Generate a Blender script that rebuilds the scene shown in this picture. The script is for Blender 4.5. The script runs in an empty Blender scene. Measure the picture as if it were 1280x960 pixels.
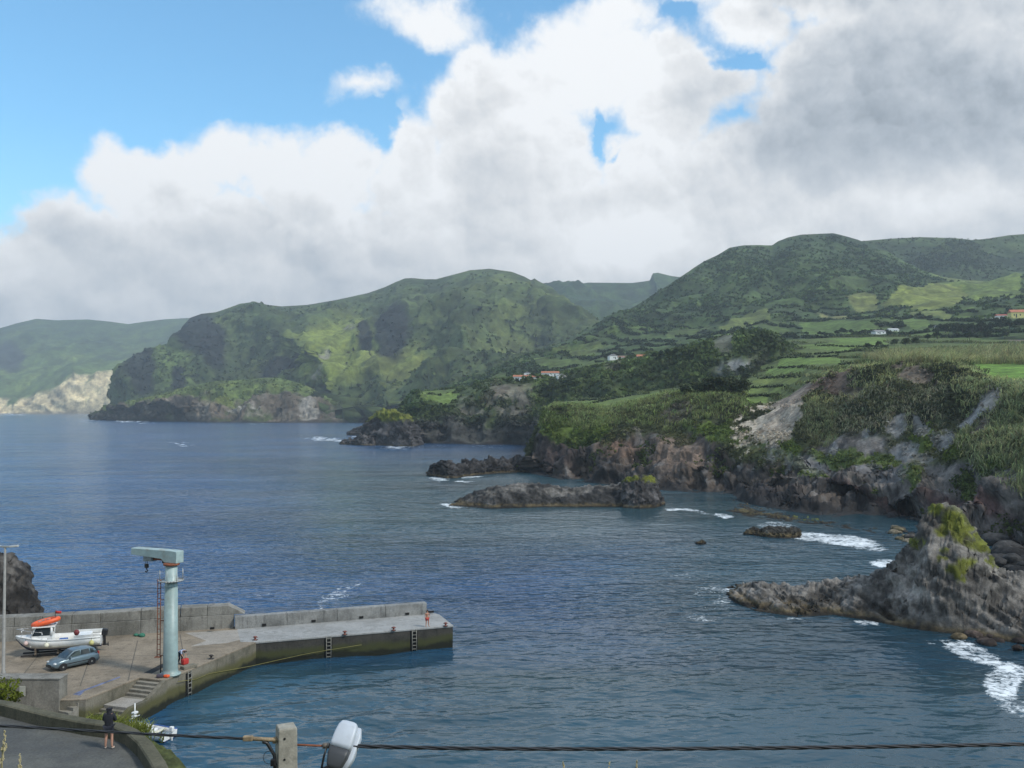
import bpy, bmesh, math, random
import numpy as np
from mathutils import Vector, Matrix, Euler
random.seed(7)
rng = np.random.default_rng(7)
R = math.radians
scene = bpy.context.scene
col = scene.collection

# ------------------------------------------------------------------ camera
CZ, F, HY = 24.4, 1150.0, 510.0
PITCH = math.atan((HY - 480.0) / F)
cam = bpy.data.cameras.new('camera')
cam.sensor_width = 36.0
cam.lens = F / 1280.0 * 36.0
cam.clip_start, cam.clip_end = 0.3, 60000
camo = bpy.data.objects.new('camera', cam)
col.objects.link(camo)
camo.location = (0, 0, CZ)
camo.rotation_euler = (R(90) + PITCH, 0, 0)
scene.camera = camo

# ------------------------------------------------------------------ light, sky, exposure
SUN_EL, SUN_AZ = 46.0, 118.0          # azimuth clockwise from +Y: the sun stands to the right, a little behind
scene.view_settings.view_transform = 'Standard'
scene.view_settings.look = 'None'
scene.view_settings.exposure = 0.52
scene.view_settings.gamma = 1.0
scene.view_settings.use_curve_mapping = False
sl = bpy.data.lights.new('sun', 'SUN')
sl.energy, sl.angle, sl.color = 2.1, R(8), (1.0, 0.95, 0.87)
so = bpy.data.objects.new('sun', sl)
col.objects.link(so)
sv = Vector((math.sin(R(SUN_AZ)) * math.cos(R(SUN_EL)), math.cos(R(SUN_AZ)) * math.cos(R(SUN_EL)), math.sin(R(SUN_EL))))
so.rotation_euler = sv.to_track_quat('Z', 'Y').to_euler()
so.location = sv * 500
scene.cycles.use_denoising = True
scene.cycles.max_bounces = 6
scene.cycles.diffuse_bounces = 2
scene.cycles.glossy_bounces = 2
scene.cycles.transmission_bounces = 3
scene.cycles.transparent_max_bounces = 6
scene.cycles.volume_bounces = 0
scene.cycles.caustics_reflective = False
scene.cycles.caustics_refractive = False
scene.cycles.sample_clamp_indirect = 4.0


class NT:
    """small helper to write node trees as expressions"""
    def __init__(s, tree):
        s.t = tree
        s.n = tree.nodes
        s.l = tree.links
    def put(s, v, sock):
        if hasattr(v, 'is_output'):
            s.l.new(v, sock)
        else:
            sock.default_value = v
    def node(s, typ, **kw):
        n = s.n.new(typ)
        for k, v in kw.items():
            setattr(n, k, v)
        return n
    def m(s, op, a, b=0.0, c=0.0, clamp=False):
        n = s.node('ShaderNodeMath', operation=op, use_clamp=clamp)
        s.put(a, n.inputs[0]); s.put(b, n.inputs[1]); s.put(c, n.inputs[2])
        return n.outputs[0]
    def v(s, op, a, b=(0, 0, 0)):
        n = s.node('ShaderNodeVectorMath', operation=op)
        s.put(a, n.inputs[0]); s.put(b, n.inputs[1])
        return n.outputs['Value'] if op in ('LENGTH', 'DOT_PRODUCT', 'DISTANCE') else n.outputs[0]
    def scale(s, a, f):
        n = s.node('ShaderNodeVectorMath', operation='SCALE')
        s.put(a, n.inputs[0]); s.put(f, n.inputs['Scale'])
        return n.outputs[0]
    def noise(s, vec, scale, detail=4, rough=0.5, dist=0.0, color=False):
        n = s.node('ShaderNodeTexNoise')
        s.put(vec, n.inputs['Vector'])
        n.inputs['Scale'].default_value = scale
        n.inputs['Detail'].default_value = detail
        n.inputs['Roughness'].default_value = rough
        n.inputs['Distortion'].default_value = dist
        return n.outputs['Color'] if color else n.outputs['Fac']
    def sstep(s, x, a, b, lo=0.0, hi=1.0):
        n = s.node('ShaderNodeMapRange', interpolation_type='SMOOTHSTEP')
        s.put(x, n.inputs['Value'])
        n.inputs['From Min'].default_value = a
        n.inputs['From Max'].default_value = b
        n.inputs['To Min'].default_value = lo
        n.inputs['To Max'].default_value = hi
        return n.outputs['Result']
    def mix(s, f, a, b, blend='MIX'):
        n = s.node('ShaderNodeMix', data_type='RGBA', blend_type=blend)
        s.put(f, n.inputs[0]); s.put(a, n.inputs[6]); s.put(b, n.inputs[7])
        return n.outputs[2]
    def comb(s, x, y, z):
        n = s.node('ShaderNodeCombineXYZ')
        s.put(x, n.inputs[0]); s.put(y, n.inputs[1]); s.put(z, n.inputs[2])
        return n.outputs[0]
    def attr(s, name, out='Color'):
        return s.node('ShaderNodeAttribute', attribute_name=name).outputs[out]


def c3(a):
    return (a[0], a[1], a[2], 1.0)


world = bpy.data.worlds.new('World')
scene.world = world
world.use_nodes = True
world.cycles.sampling_method = 'MANUAL'
world.cycles.sample_map_resolution = 512


def build_world():
    t = NT(world.node_tree)
    t.n.clear()
    out = t.node('ShaderNodeOutputWorld')
    bg = t.node('ShaderNodeBackground')
    t.l.new(bg.outputs[0], out.inputs[0])
    sky = t.node('ShaderNodeTexSky', sky_type='NISHITA')
    sky.sun_disc = False
    sky.sun_elevation = R(SUN_EL)
    sky.sun_rotation = R(SUN_AZ)
    sky.air_density, sky.dust_density, sky.ozone_density = 1.0, 0.6, 1.6
    d = t.node('ShaderNodeTexCoord').outputs['Generated']
    sp = t.node('ShaderNodeSeparateXYZ')
    t.l.new(d, sp.inputs[0])
    x, y, z = sp.outputs
    yy = t.m('MAXIMUM', y, 0.12)
    # direction on the bay's skyline: eastward tangent and height tangent, in thousandths
    u0 = t.m('DIVIDE', x, yy)
    v0 = t.m('DIVIDE', z, yy)
    # billow the directions so that the clouds' outlines are ragged
    w = t.v('SUBTRACT', t.noise(d, 7.0, 7, 0.6, 0.0, True), (0.5, 0.5, 0.5))
    ws = t.node('ShaderNodeSeparateXYZ'); t.l.new(w, ws.inputs[0])
    w2 = t.v('SUBTRACT', t.noise(d, 2.2, 3, 0.5, 0.0, True), (0.5, 0.5, 0.5))
    ws2 = t.node('ShaderNodeSeparateXYZ'); t.l.new(w2, ws2.inputs[0])
    u = t.m('ADD', u0, t.m('ADD', t.m('MULTIPLY', ws.outputs[0], 0.15), t.m('MULTIPLY', ws2.outputs[0], 0.05)))
    v = t.m('ADD', v0, t.m('ADD', t.m('MULTIPLY', ws.outputs[1], 0.15), t.m('MULTIPLY', ws2.outputs[1], 0.05)))
    P = t.comb(u, v, 0.0)
    P0 = t.comb(t.m('ADD', u0, t.m('MULTIPLY', ws.outputs[0], 0.05)), t.m('ADD', v0, t.m('MULTIPLY', ws.outputs[1], 0.05)), 0.0)

    def lobe(vec, cx, cy, rx, ry):
        a = t.v('SUBTRACT', vec, ((cx - 640) / F, (HY - cy) / F, 0))
        a = t.v('MULTIPLY', a, (F / rx, F / ry, 0))
        return t.m('SUBTRACT', 1.0, t.v('LENGTH', a))

    CL = [(110, 310, 105, 85), (128, 190, 42, 50), (905, 108, 66, 42), (690, 14, 34, 26), (770, 215, 46, 50), (75, 262, 56, 58), (30, 330, 70, 50), (200, 225, 75, 68), (180, 212, 70, 55), (345, 222, 75, 58), (430, 225, 70, 58), (272, 195, 62, 48), (385, 240, 85, 68),
          (250, 350, 360, 120), (0, 390, 70, 80), (515, 220, 60, 90), (570, 130, 66, 72), (625, 90, 80, 78),
          (725, 75, 110, 85), (640, 225, 110, 130), (700, 345, 400, 135), (840, 115, 80, 100), (540, 8, 100, 42),
          (449, 118, 44, 24), (930, 20, 65, 50), (1120, 110, 190, 150), (1000, 250, 320, 105), (1250, 200, 300, 260),
          (760, 10, 90, 36), (1010, -60, 260, 80), (650, -130, 260, 90), (1350, -60, 300, 200), (-200, 420, 200, 110), (1700, 150, 500, 300)]
    D = None
    for c in CL:
        L = lobe(P, *c)
        # small lobes have steep sides: bring them to the same scale
        L = t.m('MULTIPLY', L, min(c[2], c[3]) / 90.0)
        D = L if D is None else t.m('SMOOTH_MAX', D, L, 0.12)
    for c in [(742, 164, 12, 34), (766, 196, 20, 10), (928, 74, 46, 13), (845, 2, 34, 16), (474, 168, 18, 40)]:
        L = t.m('MULTIPLY', lobe(P, *c), 0.30)
        D = t.m('SUBTRACT', D, t.m('MAXIMUM', L, 0.0))
    # behind the camera and overhead: broken cloud
    over = t.m('SUBTRACT', t.noise(d, 2.6, 7, 0.6), 0.46)
    over = t.m('MULTIPLY', over, 2.2)
    front = t.m('MULTIPLY', t.sstep(y, 0.25, 0.45), t.sstep(v0, 0.62, 0.48))
    D = t.m('ADD', t.m('MULTIPLY', D, front), t.m('MULTIPLY', over, t.m('SUBTRACT', 1.0, front)))
    fine = t.m('SUBTRACT', t.noise(d, 24.0, 7, 0.62), 0.5)
    D2 = t.m('ADD', D, t.m('MULTIPLY', fine, 0.42))
    mask = t.sstep(D2, -0.04, 0.26)
    # how much light each part of the cloud gives
    B = None
    for (cx, cy, rx, ry, a) in [(270, 172, 90, 48, .30), (630, 80, 170, 90, .14), (800, 110, 130, 90, .10), (720, 200, 120, 90, .05),
                                (40, 335, 70, 35, .15), (120, 190, 70, 60, .14), (540, 10, 90, 40, .10), (780, 310, 60, 30, .20), (640, 300, 160, 50, .08),
                                (450, 120, 50, 30, .04), (395, 200, 90, 45, .17), (1160, 240, 160, 35, .20), (930, 30, 50, 40, .12),
                                (1080, 125, 220, 75, -.11), (1240, 120, 160, 130, -.06), (870, 320, 300, 60, -.02), (150, 390, 300, 50, -.02), (70, 290, 80, 30, -.05),
                                (380, 310, 200, 50, -.02), (960, 210, 110, 40, -.07)]:
        e = t.v('SUBTRACT', P0, ((cx - 640) / F, (HY - cy) / F, 0))
        e = t.v('MULTIPLY', e, (F / rx, F / ry, 0))
        g = t.m('MULTIPLY', t.m('EXPONENT', t.m('MULTIPLY', t.v('DOT_PRODUCT', e, e), -0.7)), a)
        B = g if B is None else t.m('ADD', B, g)
    # relief: heaped billows, shaded by their slope towards the light
    def billow(vec, sc):
        vo = t.node('ShaderNodeTexVoronoi', feature='F1')
        vo.inputs['Scale'].default_value = sc
        t.put(vec, vo.inputs['Vector'])
        return vo.outputs['Distance']
    dw = t.v('ADD', d, t.scale(t.v('SUBTRACT', t.noise(d, 9.0, 5, 0.6, 0.0, True), (0.5, 0.5, 0.5)), 0.085))
    rel = None
    for (sc, off, amp) in [(5.0, 0.030, 0.36), (11.0, 0.014, 0.30), (26.0, 0.006, 0.20)]:
        r_ = t.m('SUBTRACT', billow(t.v('ADD', dw, (off * .55, 0, off)), sc), billow(dw, sc))
        r_ = t.m('MULTIPLY', r_, amp)
        rel = r_ if rel is None else t.m('ADD', rel, r_)
    n3 = t.noise(t.v('ADD', d, (0.006, 0, 0.010)), 20.0, 6, 0.62)
    n2 = t.noise(d, 20.0, 6, 0.62)
    rel = t.m('ADD', rel, t.m('MULTIPLY', t.m('SUBTRACT', n2, n3), 0.35))
    soft = t.sstep(v0, 0.42, 0.08, 1.0, 0.80)
    rel = t.m('MULTIPLY', rel, soft)
    rim = t.sstep(D2, 0.60, 0.05, 0.0, 0.14)
    bright = t.m('ADD', t.m('ADD', t.m('ADD', t.m('MULTIPLY', B, 1.15), rel), rim), 0.53)
    bright = t.m('MINIMUM', t.m('MAXIMUM', bright, 0.20), 0.72)
    cc = t.mix(t.sstep(bright, 0.25, 0.65), (0.88, 0.98, 1.10, 1), (0.99, 1.0, 1.01, 1))
    cc = t.mix(1.0, cc, t.comb(bright, bright, bright), 'MULTIPLY')
    bgsky = t.mix(1.0, sky.outputs[0], (0.092, 0.150, 0.160, 1), 'MULTIPLY')
    hor = t.sstep(v0, 0.34, 0.0, 0.0, 0.35)
    bgsky = t.mix(hor, bgsky, (0.55, 0.72, 0.86, 1))
    t.l.new(t.mix(mask, bgsky, cc), bg.inputs[0])
    bg.inputs[1].default_value = 1.0


build_world()


# ------------------------------------------------------------------ placing things by sight line
def ray(px, py):
    u, v = (px - 640.0) / F, (480.0 - py) / F
    c, s = math.cos(PITCH), math.sin(PITCH)
    return np.array([u, c - s * v, s + c * v])


def at(px, py, Y):
    d = ray(px, py)
    return Vector((0, 0, CZ)) + Vector(d) * (Y / d[1])


def on(px, py, z=0.0):
    d = ray(px, py)
    return Vector((0, 0, CZ)) + Vector(d) * ((z - CZ) / d[2])


# ------------------------------------------------------------------ noise in numpy
def _h(i, j, k, s):
    n = (i.astype(np.int64) * 374761393 + j.astype(np.int64) * 668265263 + k.astype(np.int64) * 2147483647 + s * 974711) & 0xffffffff
    n = ((n ^ (n >> 13)) * 1274126177) & 0xffffffff
    n = ((n ^ (n >> 16)) * 2246822519) & 0xffffffff
    return ((n ^ (n >> 15)) & 0xffff) / 32767.5 - 1.0


def vn(p, s=0):
    i = np.floor(p).astype(np.int64)
    f = p - i
    f = f * f * f * (f * (f * 6 - 15) + 10)
    r = 0
    for a in (0, 1):
        for b in (0, 1):
            for c in (0, 1):
                w = (f[..., 0] if a else 1 - f[..., 0]) * (f[..., 1] if b else 1 - f[..., 1]) * (f[..., 2] if c else 1 - f[..., 2])
                r = r + w * _h(i[..., 0] + a, i[..., 1] + b, i[..., 2] + c, s)
    return r


_RM = np.array([[0.36, 0.48, -0.8], [-0.8, 0.6, 0.0], [0.48, 0.64, 0.6]])


def fbm(p, o=4, s=0, g=0.5):
    r, a, t = 0, 1.0, 0
    for k in range(o):
        r = r + a * vn(p, s + k)
        t += a
        a *= g
        p = (p @ _RM) * 2.03 + 11.3
    return r / t


def ridged(p, o=4, s=0, g=0.55):
    r, a, t = 0, 1.0, 0
    for k in range(o):
        r = r + a * (1 - np.abs(vn(p, s + k)) * 2)
        t += a
        a *= g
        p = (p @ _RM) * 2.03 + 7.7
    return r / t


def ss(x, a, b):
    t = np.clip((x - a) / (b - a), 0, 1)
    return t * t * (3 - 2 * t)


def blob(px, py, cx, cy, rx, ry, rot=0.0):
    c, s = math.cos(R(rot)), math.sin(R(rot))
    dx, dy = px - cx, py - cy
    a, b = (dx * c + dy * s) / rx, (-dx * s + dy * c) / ry
    return np.clip(1.6 - 1.6 * np.sqrt(a * a + b * b) + 0.0, 0, 1) if False else ss(1.25 - np.sqrt(a * a + b * b), 0.0, 0.5)


def ragged(px, py, cx, cy, rx, ry, rot, n):
    c, s = math.cos(R(rot)), math.sin(R(rot))
    dx, dy = px - cx, py - cy
    a, b = (dx * c + dy * s) / rx, (-dx * s + dy * c) / ry
    return ss(1.08 - np.sqrt(a * a + b * b) + n, 0.0, 0.12)


def inpoly(px, py, poly):
    r = np.zeros(px.shape, bool)
    n = len(poly)
    for i in range(n):
        x1, y1 = poly[i]
        x2, y2 = poly[(i + 1) % n]
        c = ((y1 > py) != (y2 > py))
        xx = (x2 - x1) * (py - y1) / ((y2 - y1) if y2 != y1 else 1e-9) + x1
        r ^= (c & (px < xx))
    return r


def lerp3(c, t, col_):
    return c * (1 - t[..., None]) + np.array(col_) * t[..., None]


# ------------------------------------------------------------------ tags, meshes
def tag(o, label=None, cat=None, group=None, kind=None):
    if label: o['label'] = label
    if cat: o['category'] = cat
    if group: o['group'] = group
    if kind: o['kind'] = kind
    return o


def empty(name, loc, label, cat, rz=0.0, group=None):
    o = bpy.data.objects.new(name, None)
    o.location = loc
    o.rotation_euler = (0, 0, rz)
    o.empty_display_size = 0.3
    col.objects.link(o)
    return tag(o, label, cat, group)


def raw_mesh(name, V, Fq, mat, colors=None, smooth=True, parent=None, extra=None):
    me = bpy.data.meshes.new(name)
    V = np.asarray(V, np.float32)
    Fq = np.asarray(Fq, np.int32)
    k = Fq.shape[1]
    me.vertices.add(len(V)); me.vertices.foreach_set('co', V.ravel())
    me.loops.add(Fq.size); me.loops.foreach_set('vertex_index', Fq.ravel())
    me.polygons.add(len(Fq))
    me.polygons.foreach_set('loop_start', np.arange(0, Fq.size, k, dtype=np.int32))
    if smooth:
        me.polygons.foreach_set('use_smooth', np.ones(len(Fq), bool))
    me.update(calc_edges=True)
    if colors is not None:
        a = me.color_attributes.new('col', 'FLOAT_COLOR', 'POINT')
        c4 = np.ones((len(V), 4), np.float32); c4[:, :3] = colors
        a.data.foreach_set('color', c4.ravel())
    for kx, vx in (extra or {}).items():
        a = me.attributes.new(kx, 'FLOAT', 'POINT')
        a.data.foreach_set('value', np.asarray(vx, np.float32).ravel())
    me.materials.append(mat)
    o = bpy.data.objects.new(name, me)
    col.objects.link(o)
    if parent: o.parent = parent
    return o


def grid_faces(nr, nc):
    i = np.arange(nr - 1)[:, None] * nc + np.arange(nc - 1)[None, :]
    return np.stack([i, i + 1, i + 1 + nc, i + nc], -1).reshape(-1, 4)


def grid_normals(P):
    du = np.gradient(P, axis=1)
    dv = np.gradient(P, axis=0)
    n = np.cross(du, dv)
    n /= np.linalg.norm(n, axis=-1, keepdims=True) + 1e-9
    return n


class MB:
    """collects simple shapes, then links them as ONE mesh"""
    def __init__(s):
        s.b = bmesh.new()
    def _xf(s, geom, M):
        bmesh.ops.transform(s.b, matrix=M, verts=geom)
    def box(s, c, size, rot=None, bev=0.0):
        t = bmesh.new()
        bmesh.ops.create_cube(t, size=1.0)
        bmesh.ops.scale(t, vec=size, verts=t.verts)
        if bev > 0:
            bmesh.ops.bevel(t, geom=list(t.edges), offset=bev, segments=2, profile=0.6, affect='EDGES')
        M = Matrix.Translation(c)
        if rot is not None:
            M = M @ (rot if isinstance(rot, Matrix) else Euler(rot).to_matrix().to_4x4())
        bmesh.ops.transform(t, matrix=M, verts=t.verts)
        s.merge(t)
        return s
    def merge(s, t):
        me = bpy.data.meshes.new('tmp')
        t.to_mesh(me); t.free()
        s.b.from_mesh(me)
        bpy.data.meshes.remove(me)
    def tube(s, pts, r, seg=10, cap=True):
        pts = [Vector(p) for p in pts]
        rs = r if isinstance(r, (list, tuple)) else [r] * len(pts)
        rings = []
        for i, p in enumerate(pts):
            d = (pts[min(i + 1, len(pts) - 1)] - pts[max(i - 1, 0)]).normalized()
            up = Vector((0, 0, 1)) if abs(d.z) < 0.95 else Vector((1, 0, 0))
            a = d.cross(up).normalized(); b = a.cross(d).normalized()
            rings.append([s.b.verts.new(p + (a * math.cos(2 * math.pi * k / seg) + b * math.sin(2 * math.pi * k / seg)) * rs[i]) for k in range(seg)])
        for i in range(len(rings) - 1):
            for k in range(seg):
                f = s.b.faces.new((rings[i][k], rings[i][(k + 1) % seg], rings[i + 1][(k + 1) % seg], rings[i + 1][k]))
                f.smooth = True
        if cap:
            s.b.faces.new(rings[0][::-1]); s.b.faces.new(rings[-1])
        return s
    def lathe(s, prof, c=(0, 0, 0), seg=20, M=None):
        c = Vector(c)
        rings = []
        for (r, z) in prof:
            ring = []
            for k in range(seg):
                a = 2 * math.pi * k / seg
                p = Vector((r * math.cos(a), r * math.sin(a), z))
                if M is not None: p = M @ p
                ring.append(s.b.verts.new(p + c))
            rings.append(ring)
        for i in range(len(rings) - 1):
            for k in range(seg):
                f = s.b.faces.new((rings[i][k], rings[i][(k + 1) % seg], rings[i + 1][(k + 1) % seg], rings[i + 1][k]))
                f.smooth = True
        s.b.faces.new(rings[0][::-1]); s.b.faces.new(rings[-1])
        return s
    def loft(s, rings, cap=True, closed=True, smooth=True):
        vs = [[s.b.verts.new(p) for p in r] for r in rings]
        n = len(vs[0])
        for i in range(len(vs) - 1):
            for k in range(n if closed else n - 1):
                f = s.b.faces.new((vs[i][k], vs[i][(k + 1) % n], vs[i + 1][(k + 1) % n], vs[i + 1][k]))
                f.smooth = smooth
        if cap:
            s.b.faces.new(vs[0][::-1]); s.b.faces.new(vs[-1])
        return s
    def prism(s, poly, z0, z1):
        """vertical prism over a plan polygon; z0, z1 numbers or lists"""
        n = len(poly)
        za = z0 if isinstance(z0, (list, tuple)) else [z0] * n
        zb = z1 if isinstance(z1, (list, tuple)) else [z1] * n
        a = [s.b.verts.new((p[0], p[1], za[i])) for i, p in enumerate(poly)]
        b = [s.b.verts.new((p[0], p[1], zb[i])) for i, p in enumerate(poly)]
        for i in range(n):
            s.b.faces.new((a[i], a[(i + 1) % n], b[(i + 1) % n], b[i]))
        s.b.faces.new(a[::-1]); s.b.faces.new(b)
        return s
    def extr(s, poly, M, w):
        """polygon in local xz, extruded along local y by +-w/2, then M"""
        a = [s.b.verts.new(M @ Vector((p[0], -w / 2, p[1]))) for p in poly]
        b = [s.b.verts.new(M @ Vector((p[0], w / 2, p[1]))) for p in poly]
        n = len(poly)
        for i in range(n):
            s.b.faces.new((a[i], a[(i + 1) % n], b[(i + 1) % n], b[i]))
        s.b.faces.new(a[::-1]); s.b.faces.new(b)
        return s
    def ball(s, c, r, seg=14, sc=(1, 1, 1)):
        t = bmesh.new()
        bmesh.ops.create_uvsphere(t, u_segments=seg, v_segments=max(6, seg // 2 + 1), radius=1.0)
        for f in t.faces: f.smooth = True
        bmesh.ops.transform(t, matrix=Matrix.Translation(c) @ Matrix.Diagonal((r * sc[0], r * sc[1], r * sc[2], 1)), verts=t.verts)
        s.merge(t)
        return s
    def build(s, name, mat, parent=None, label=None, cat=None, group=None, bev=0.0):
        bmesh.ops.recalc_face_normals(s.b, faces=list(s.b.faces))
        me = bpy.data.meshes.new(name)
        s.b.to_mesh(me); s.b.free()
        me.materials.append(mat)
        o = bpy.data.objects.new(name, me)
        col.objects.link(o)
        if parent: o.parent = parent
        if bev > 0:
            m = o.modifiers.new('bevel', 'BEVEL'); m.width = bev; m.segments = 2; m.limit_method = 'ANGLE'
        return tag(o, label, cat, group)


def copy_tree(o, parent=None):
    c = o.copy()
    col.objects.link(c)
    if parent: c.parent = parent
    for ch in o.children: copy_tree(ch, c)
    return c


# ------------------------------------------------------------------ materials
def new_mat(name):
    m = bpy.data.materials.new(name)
    m.use_nodes = True
    t = NT(m.node_tree)
    return m, t, t.n['Principled BSDF']


def pos(t):
    return t.node('ShaderNodeNewGeometry').outputs['Position']


def obj_co(t):
    return t.node('ShaderNodeTexCoord').outputs['Object']


def paint(name, c, rough=0.5, metal=0.0, var=0.12, scale=3.0, bump=0.0, dirt=None, spec=0.5):
    m, t, b = new_mat(name)
    n = t.noise(obj_co(t), scale, 5, 0.6)
    k = t.sstep(n, 0.3, 0.7, 1 - var, 1 + var)
    cc = t.mix(1.0, c3(c), t.comb(k, k, k), 'MULTIPLY')
    if dirt is not None:
        n2 = t.noise(obj_co(t), scale * 0.7, 6, 0.65)
        cc = t.mix(t.sstep(n2, 0.52, 0.72, 0, 0.8), cc, c3(dirt))
    t.put(cc, b.inputs['Base Color'])
    b.inputs['Roughness'].default_value = rough
    b.inputs['Metallic'].default_value = metal
    b.inputs['Specular IOR Level'].default_value = spec
    if bump > 0:
        bn = t.node('ShaderNodeBump'); bn.inputs['Strength'].default_value = 0.6; bn.inputs['Distance'].default_value = bump
        t.l.new(t.noise(obj_co(t), scale * 8, 4, 0.6), bn.inputs['Height'])
        t.l.new(bn.outputs[0], b.inputs['Normal'])
    return m


def terrain_mat(name, s1, s2, bump_d, bump_s, streak=False):
    m, t, b = new_mat(name)
    p = pos(t)
    c = t.attr('col')
    pv = t.v('MULTIPLY', p, (1, 1, 0.35)) if streak else p
    k1 = t.sstep(t.noise(pv, s1, 6, 0.65), 0.3, 0.7, 0.55, 1.45)
    k2 = t.sstep(t.noise(p, s2, 6, 0.7), 0.3, 0.7, 0.6, 1.4)
    k = t.m('MULTIPLY', k1, k2)
    cc = t.mix(1.0, c, t.comb(k, k, k), 'MULTIPLY')
    t.put(cc, b.inputs['Base Color'])
    b.inputs['Roughness'].default_value = 0.92
    b.inputs['Specular IOR Level'].default_value = 0.25
    bn = t.node('ShaderNodeBump'); bn.inputs['Strength'].default_value = 0.9; bn.inputs['Distance'].default_value = bump_d
    t.l.new(t.noise(pv, bump_s, 8, 0.65), bn.inputs['Height'])
    t.l.new(bn.outputs[0], b.inputs['Normal'])
    return m


def concrete_mat(name, c, dark, stain=0.5, green=None, zlow=None):
    m, t, b = new_mat(name)
    p = pos(t)
    n1 = t.noise(p, 0.35, 6, 0.65)
    n2 = t.noise(t.v('MULTIPLY', p, (1, 1, 0.2)), 1.6, 6, 0.7)
    n3 = t.noise(p, 9.0, 4, 0.7)
    cc = t.mix(t.sstep(n1, 0.35, 0.68, 0, stain), c3(c), c3(dark))
    cc = t.mix(t.sstep(n2, 0.48, 0.75, 0, stain * 0.9), cc, c3([x * 0.55 for x in dark]))
    k = t.sstep(n3, 0.3, 0.7, 0.8, 1.2)
    cc = t.mix(1.0, cc, t.comb(k, k, k), 'MULTIPLY')
    if zlow is not None:                     # weed and slime up to the high-water mark
        sz = t.node('ShaderNodeSeparateXYZ'); t.l.new(p, sz.inputs[0])
        zz = t.m('ADD', sz.outputs[2], t.m('MULTIPLY', t.m('SUBTRACT', n1, 0.5), 1.6))
        cc = t.mix(t.sstep(zz, zlow + 0.75, zlow + 0.1, 0, 0.85), cc, c3(green))
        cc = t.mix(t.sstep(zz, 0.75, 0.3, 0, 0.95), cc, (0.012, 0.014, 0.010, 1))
    t.put(cc, b.inputs['Base Color'])
    b.inputs['Roughness'].default_value = 0.9
    b.inputs['Specular IOR Level'].default_value = 0.3
    bn = t.node('ShaderNodeBump'); bn.inputs['Strength'].default_value = 0.5; bn.inputs['Distance'].default_value = 0.03
    t.l.new(t.noise(p, 6.0, 6, 0.7), bn.inputs['Height'])
    t.l.new(bn.outputs[0], b.inputs['Normal'])
    return m


def leaf_mat(name):
    m, t, b = new_mat(name)
    b.inputs['Roughness'].default_value = 0.7
    b.inputs['Specular IOR Level'].default_value = 0.25
    t.put(t.attr('col'), b.inputs['Base Color'])
    tr = t.node('ShaderNodeBsdfTranslucent')
    t.put(t.attr('col'), tr.inputs[0])
    mx = t.node('ShaderNodeMixShader'); mx.inputs[0].default_value = 0.48
    t.l.new(b.outputs[0], mx.inputs[1]); t.l.new(tr.outputs[0], mx.inputs[2])
    t.l.new(mx.outputs[0], t.n['Material Output'].inputs[0])
    return m


M_LEAF = leaf_mat('foliage')
M_FAR = terrain_mat('far_slope', 0.012, 0.06, 6.0, 0.03)
M_MID = terrain_mat('mid_slope', 0.03, 0.15, 2.0, 0.10)
M_NEAR = terrain_mat('cliff_ground', 0.12, 0.7, 0.7, 0.35, True)
M_ROCK = terrain_mat('sea_rock', 0.25, 1.3, 0.45, 0.6)
M_BANK = terrain_mat('bank_earth', 0.5, 3.0, 0.1, 2.0)


# ------------------------------------------------------------------ land built from contour rows
def row_points(row, cols):
    """row: list of (px, py, Y or None).  None = on the sea.  Returns points and sight angles."""
    a = sorted(row, key=lambda q: q[0])
    xs = np.array([q[0] for q in a], float)
    py = np.interp(cols, xs, [q[1] for q in a])
    Ys = np.array([(CZ / -(ray(q[0], q[1])[2] / ray(q[0], q[1])[1])) if q[2] is None else q[2] for q in a])
    Y = np.interp(cols, xs, Ys)
    v = (480.0 - py) / F
    c, s = math.cos(PITCH), math.sin(PITCH)
    dy, dz = c - s * v, s + c * v
    P = np.stack([(cols - 640.0) / F / dy * Y, Y, CZ + dz / dy * Y], -1)
    return P, py


def land(px0, px1, dpx, rows, subs, back, smooth=2):
    """rows front to back; back: list of (dY, z) rows behind the last one.  Returns P, px, py, t grids."""
    cols = np.arange(px0, px1 + 0.01, dpx)
    pts, pys = [], []
    for r in rows:
        p, y = row_points(r, cols)
        pts.append(p); pys.append(y)
    skirt = pts[0].copy()
    skirt[:, 2] = np.minimum(skirt[:, 2] - 3.0, -3.0)
    skirt *= np.array([1, 1, 1.0]); skirt[:, 1] -= 1.0
    pts.insert(0, skirt); pys.insert(0, pys[0] + 3)
    last = pts[-1]
    for (dY, z) in back:
        q = last.copy()
        f = (q[:, 1] + dY) / q[:, 1]
        q[:, 0] *= f; q[:, 1] *= f
        q[:, 2] = last[:, 2] + z if z < 0 and z > -900 else (z if z >= 0 else -4.0)
        pts.append(q); pys.append(pys[-1].copy())
    subs = [3] + subs + [6] * len(back)
    G, PY, T = [], [], []
    for k in range(len(pts) - 1):
        n = subs[k]
        for j in range(n):
            f = j / n
            G.append(pts[k] * (1 - f) + pts[k + 1] * f)
            PY.append(pys[k] * (1 - f) + pys[k + 1] * f)
            T.append(np.full(len(cols), k - 1 + f))
    G.append(pts[-1]); PY.append(pys[-1]); T.append(np.full(len(cols), len(pts) - 2.0))
    G, PY, T = np.array(G), np.array(PY), np.array(T)
    for _ in range(smooth):
        G[1:-1] = G[1:-1] * 0.5 + (G[:-2] + G[2:]) * 0.25
    PX = np.broadcast_to(cols[None, :], PY.shape)
    return G, PX, PY, T


def link_land(name, G, C, mat, kind=None, label=None, cat=None, group=None):
    nr, nc = G.shape[:2]
    o = raw_mesh(name, G.reshape(-1, 3), grid_faces(nr, nc)[:, ::-1] if False else grid_faces(nr, nc), mat, C.reshape(-1, 3))
    return tag(o, label, cat, group, kind)


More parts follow.
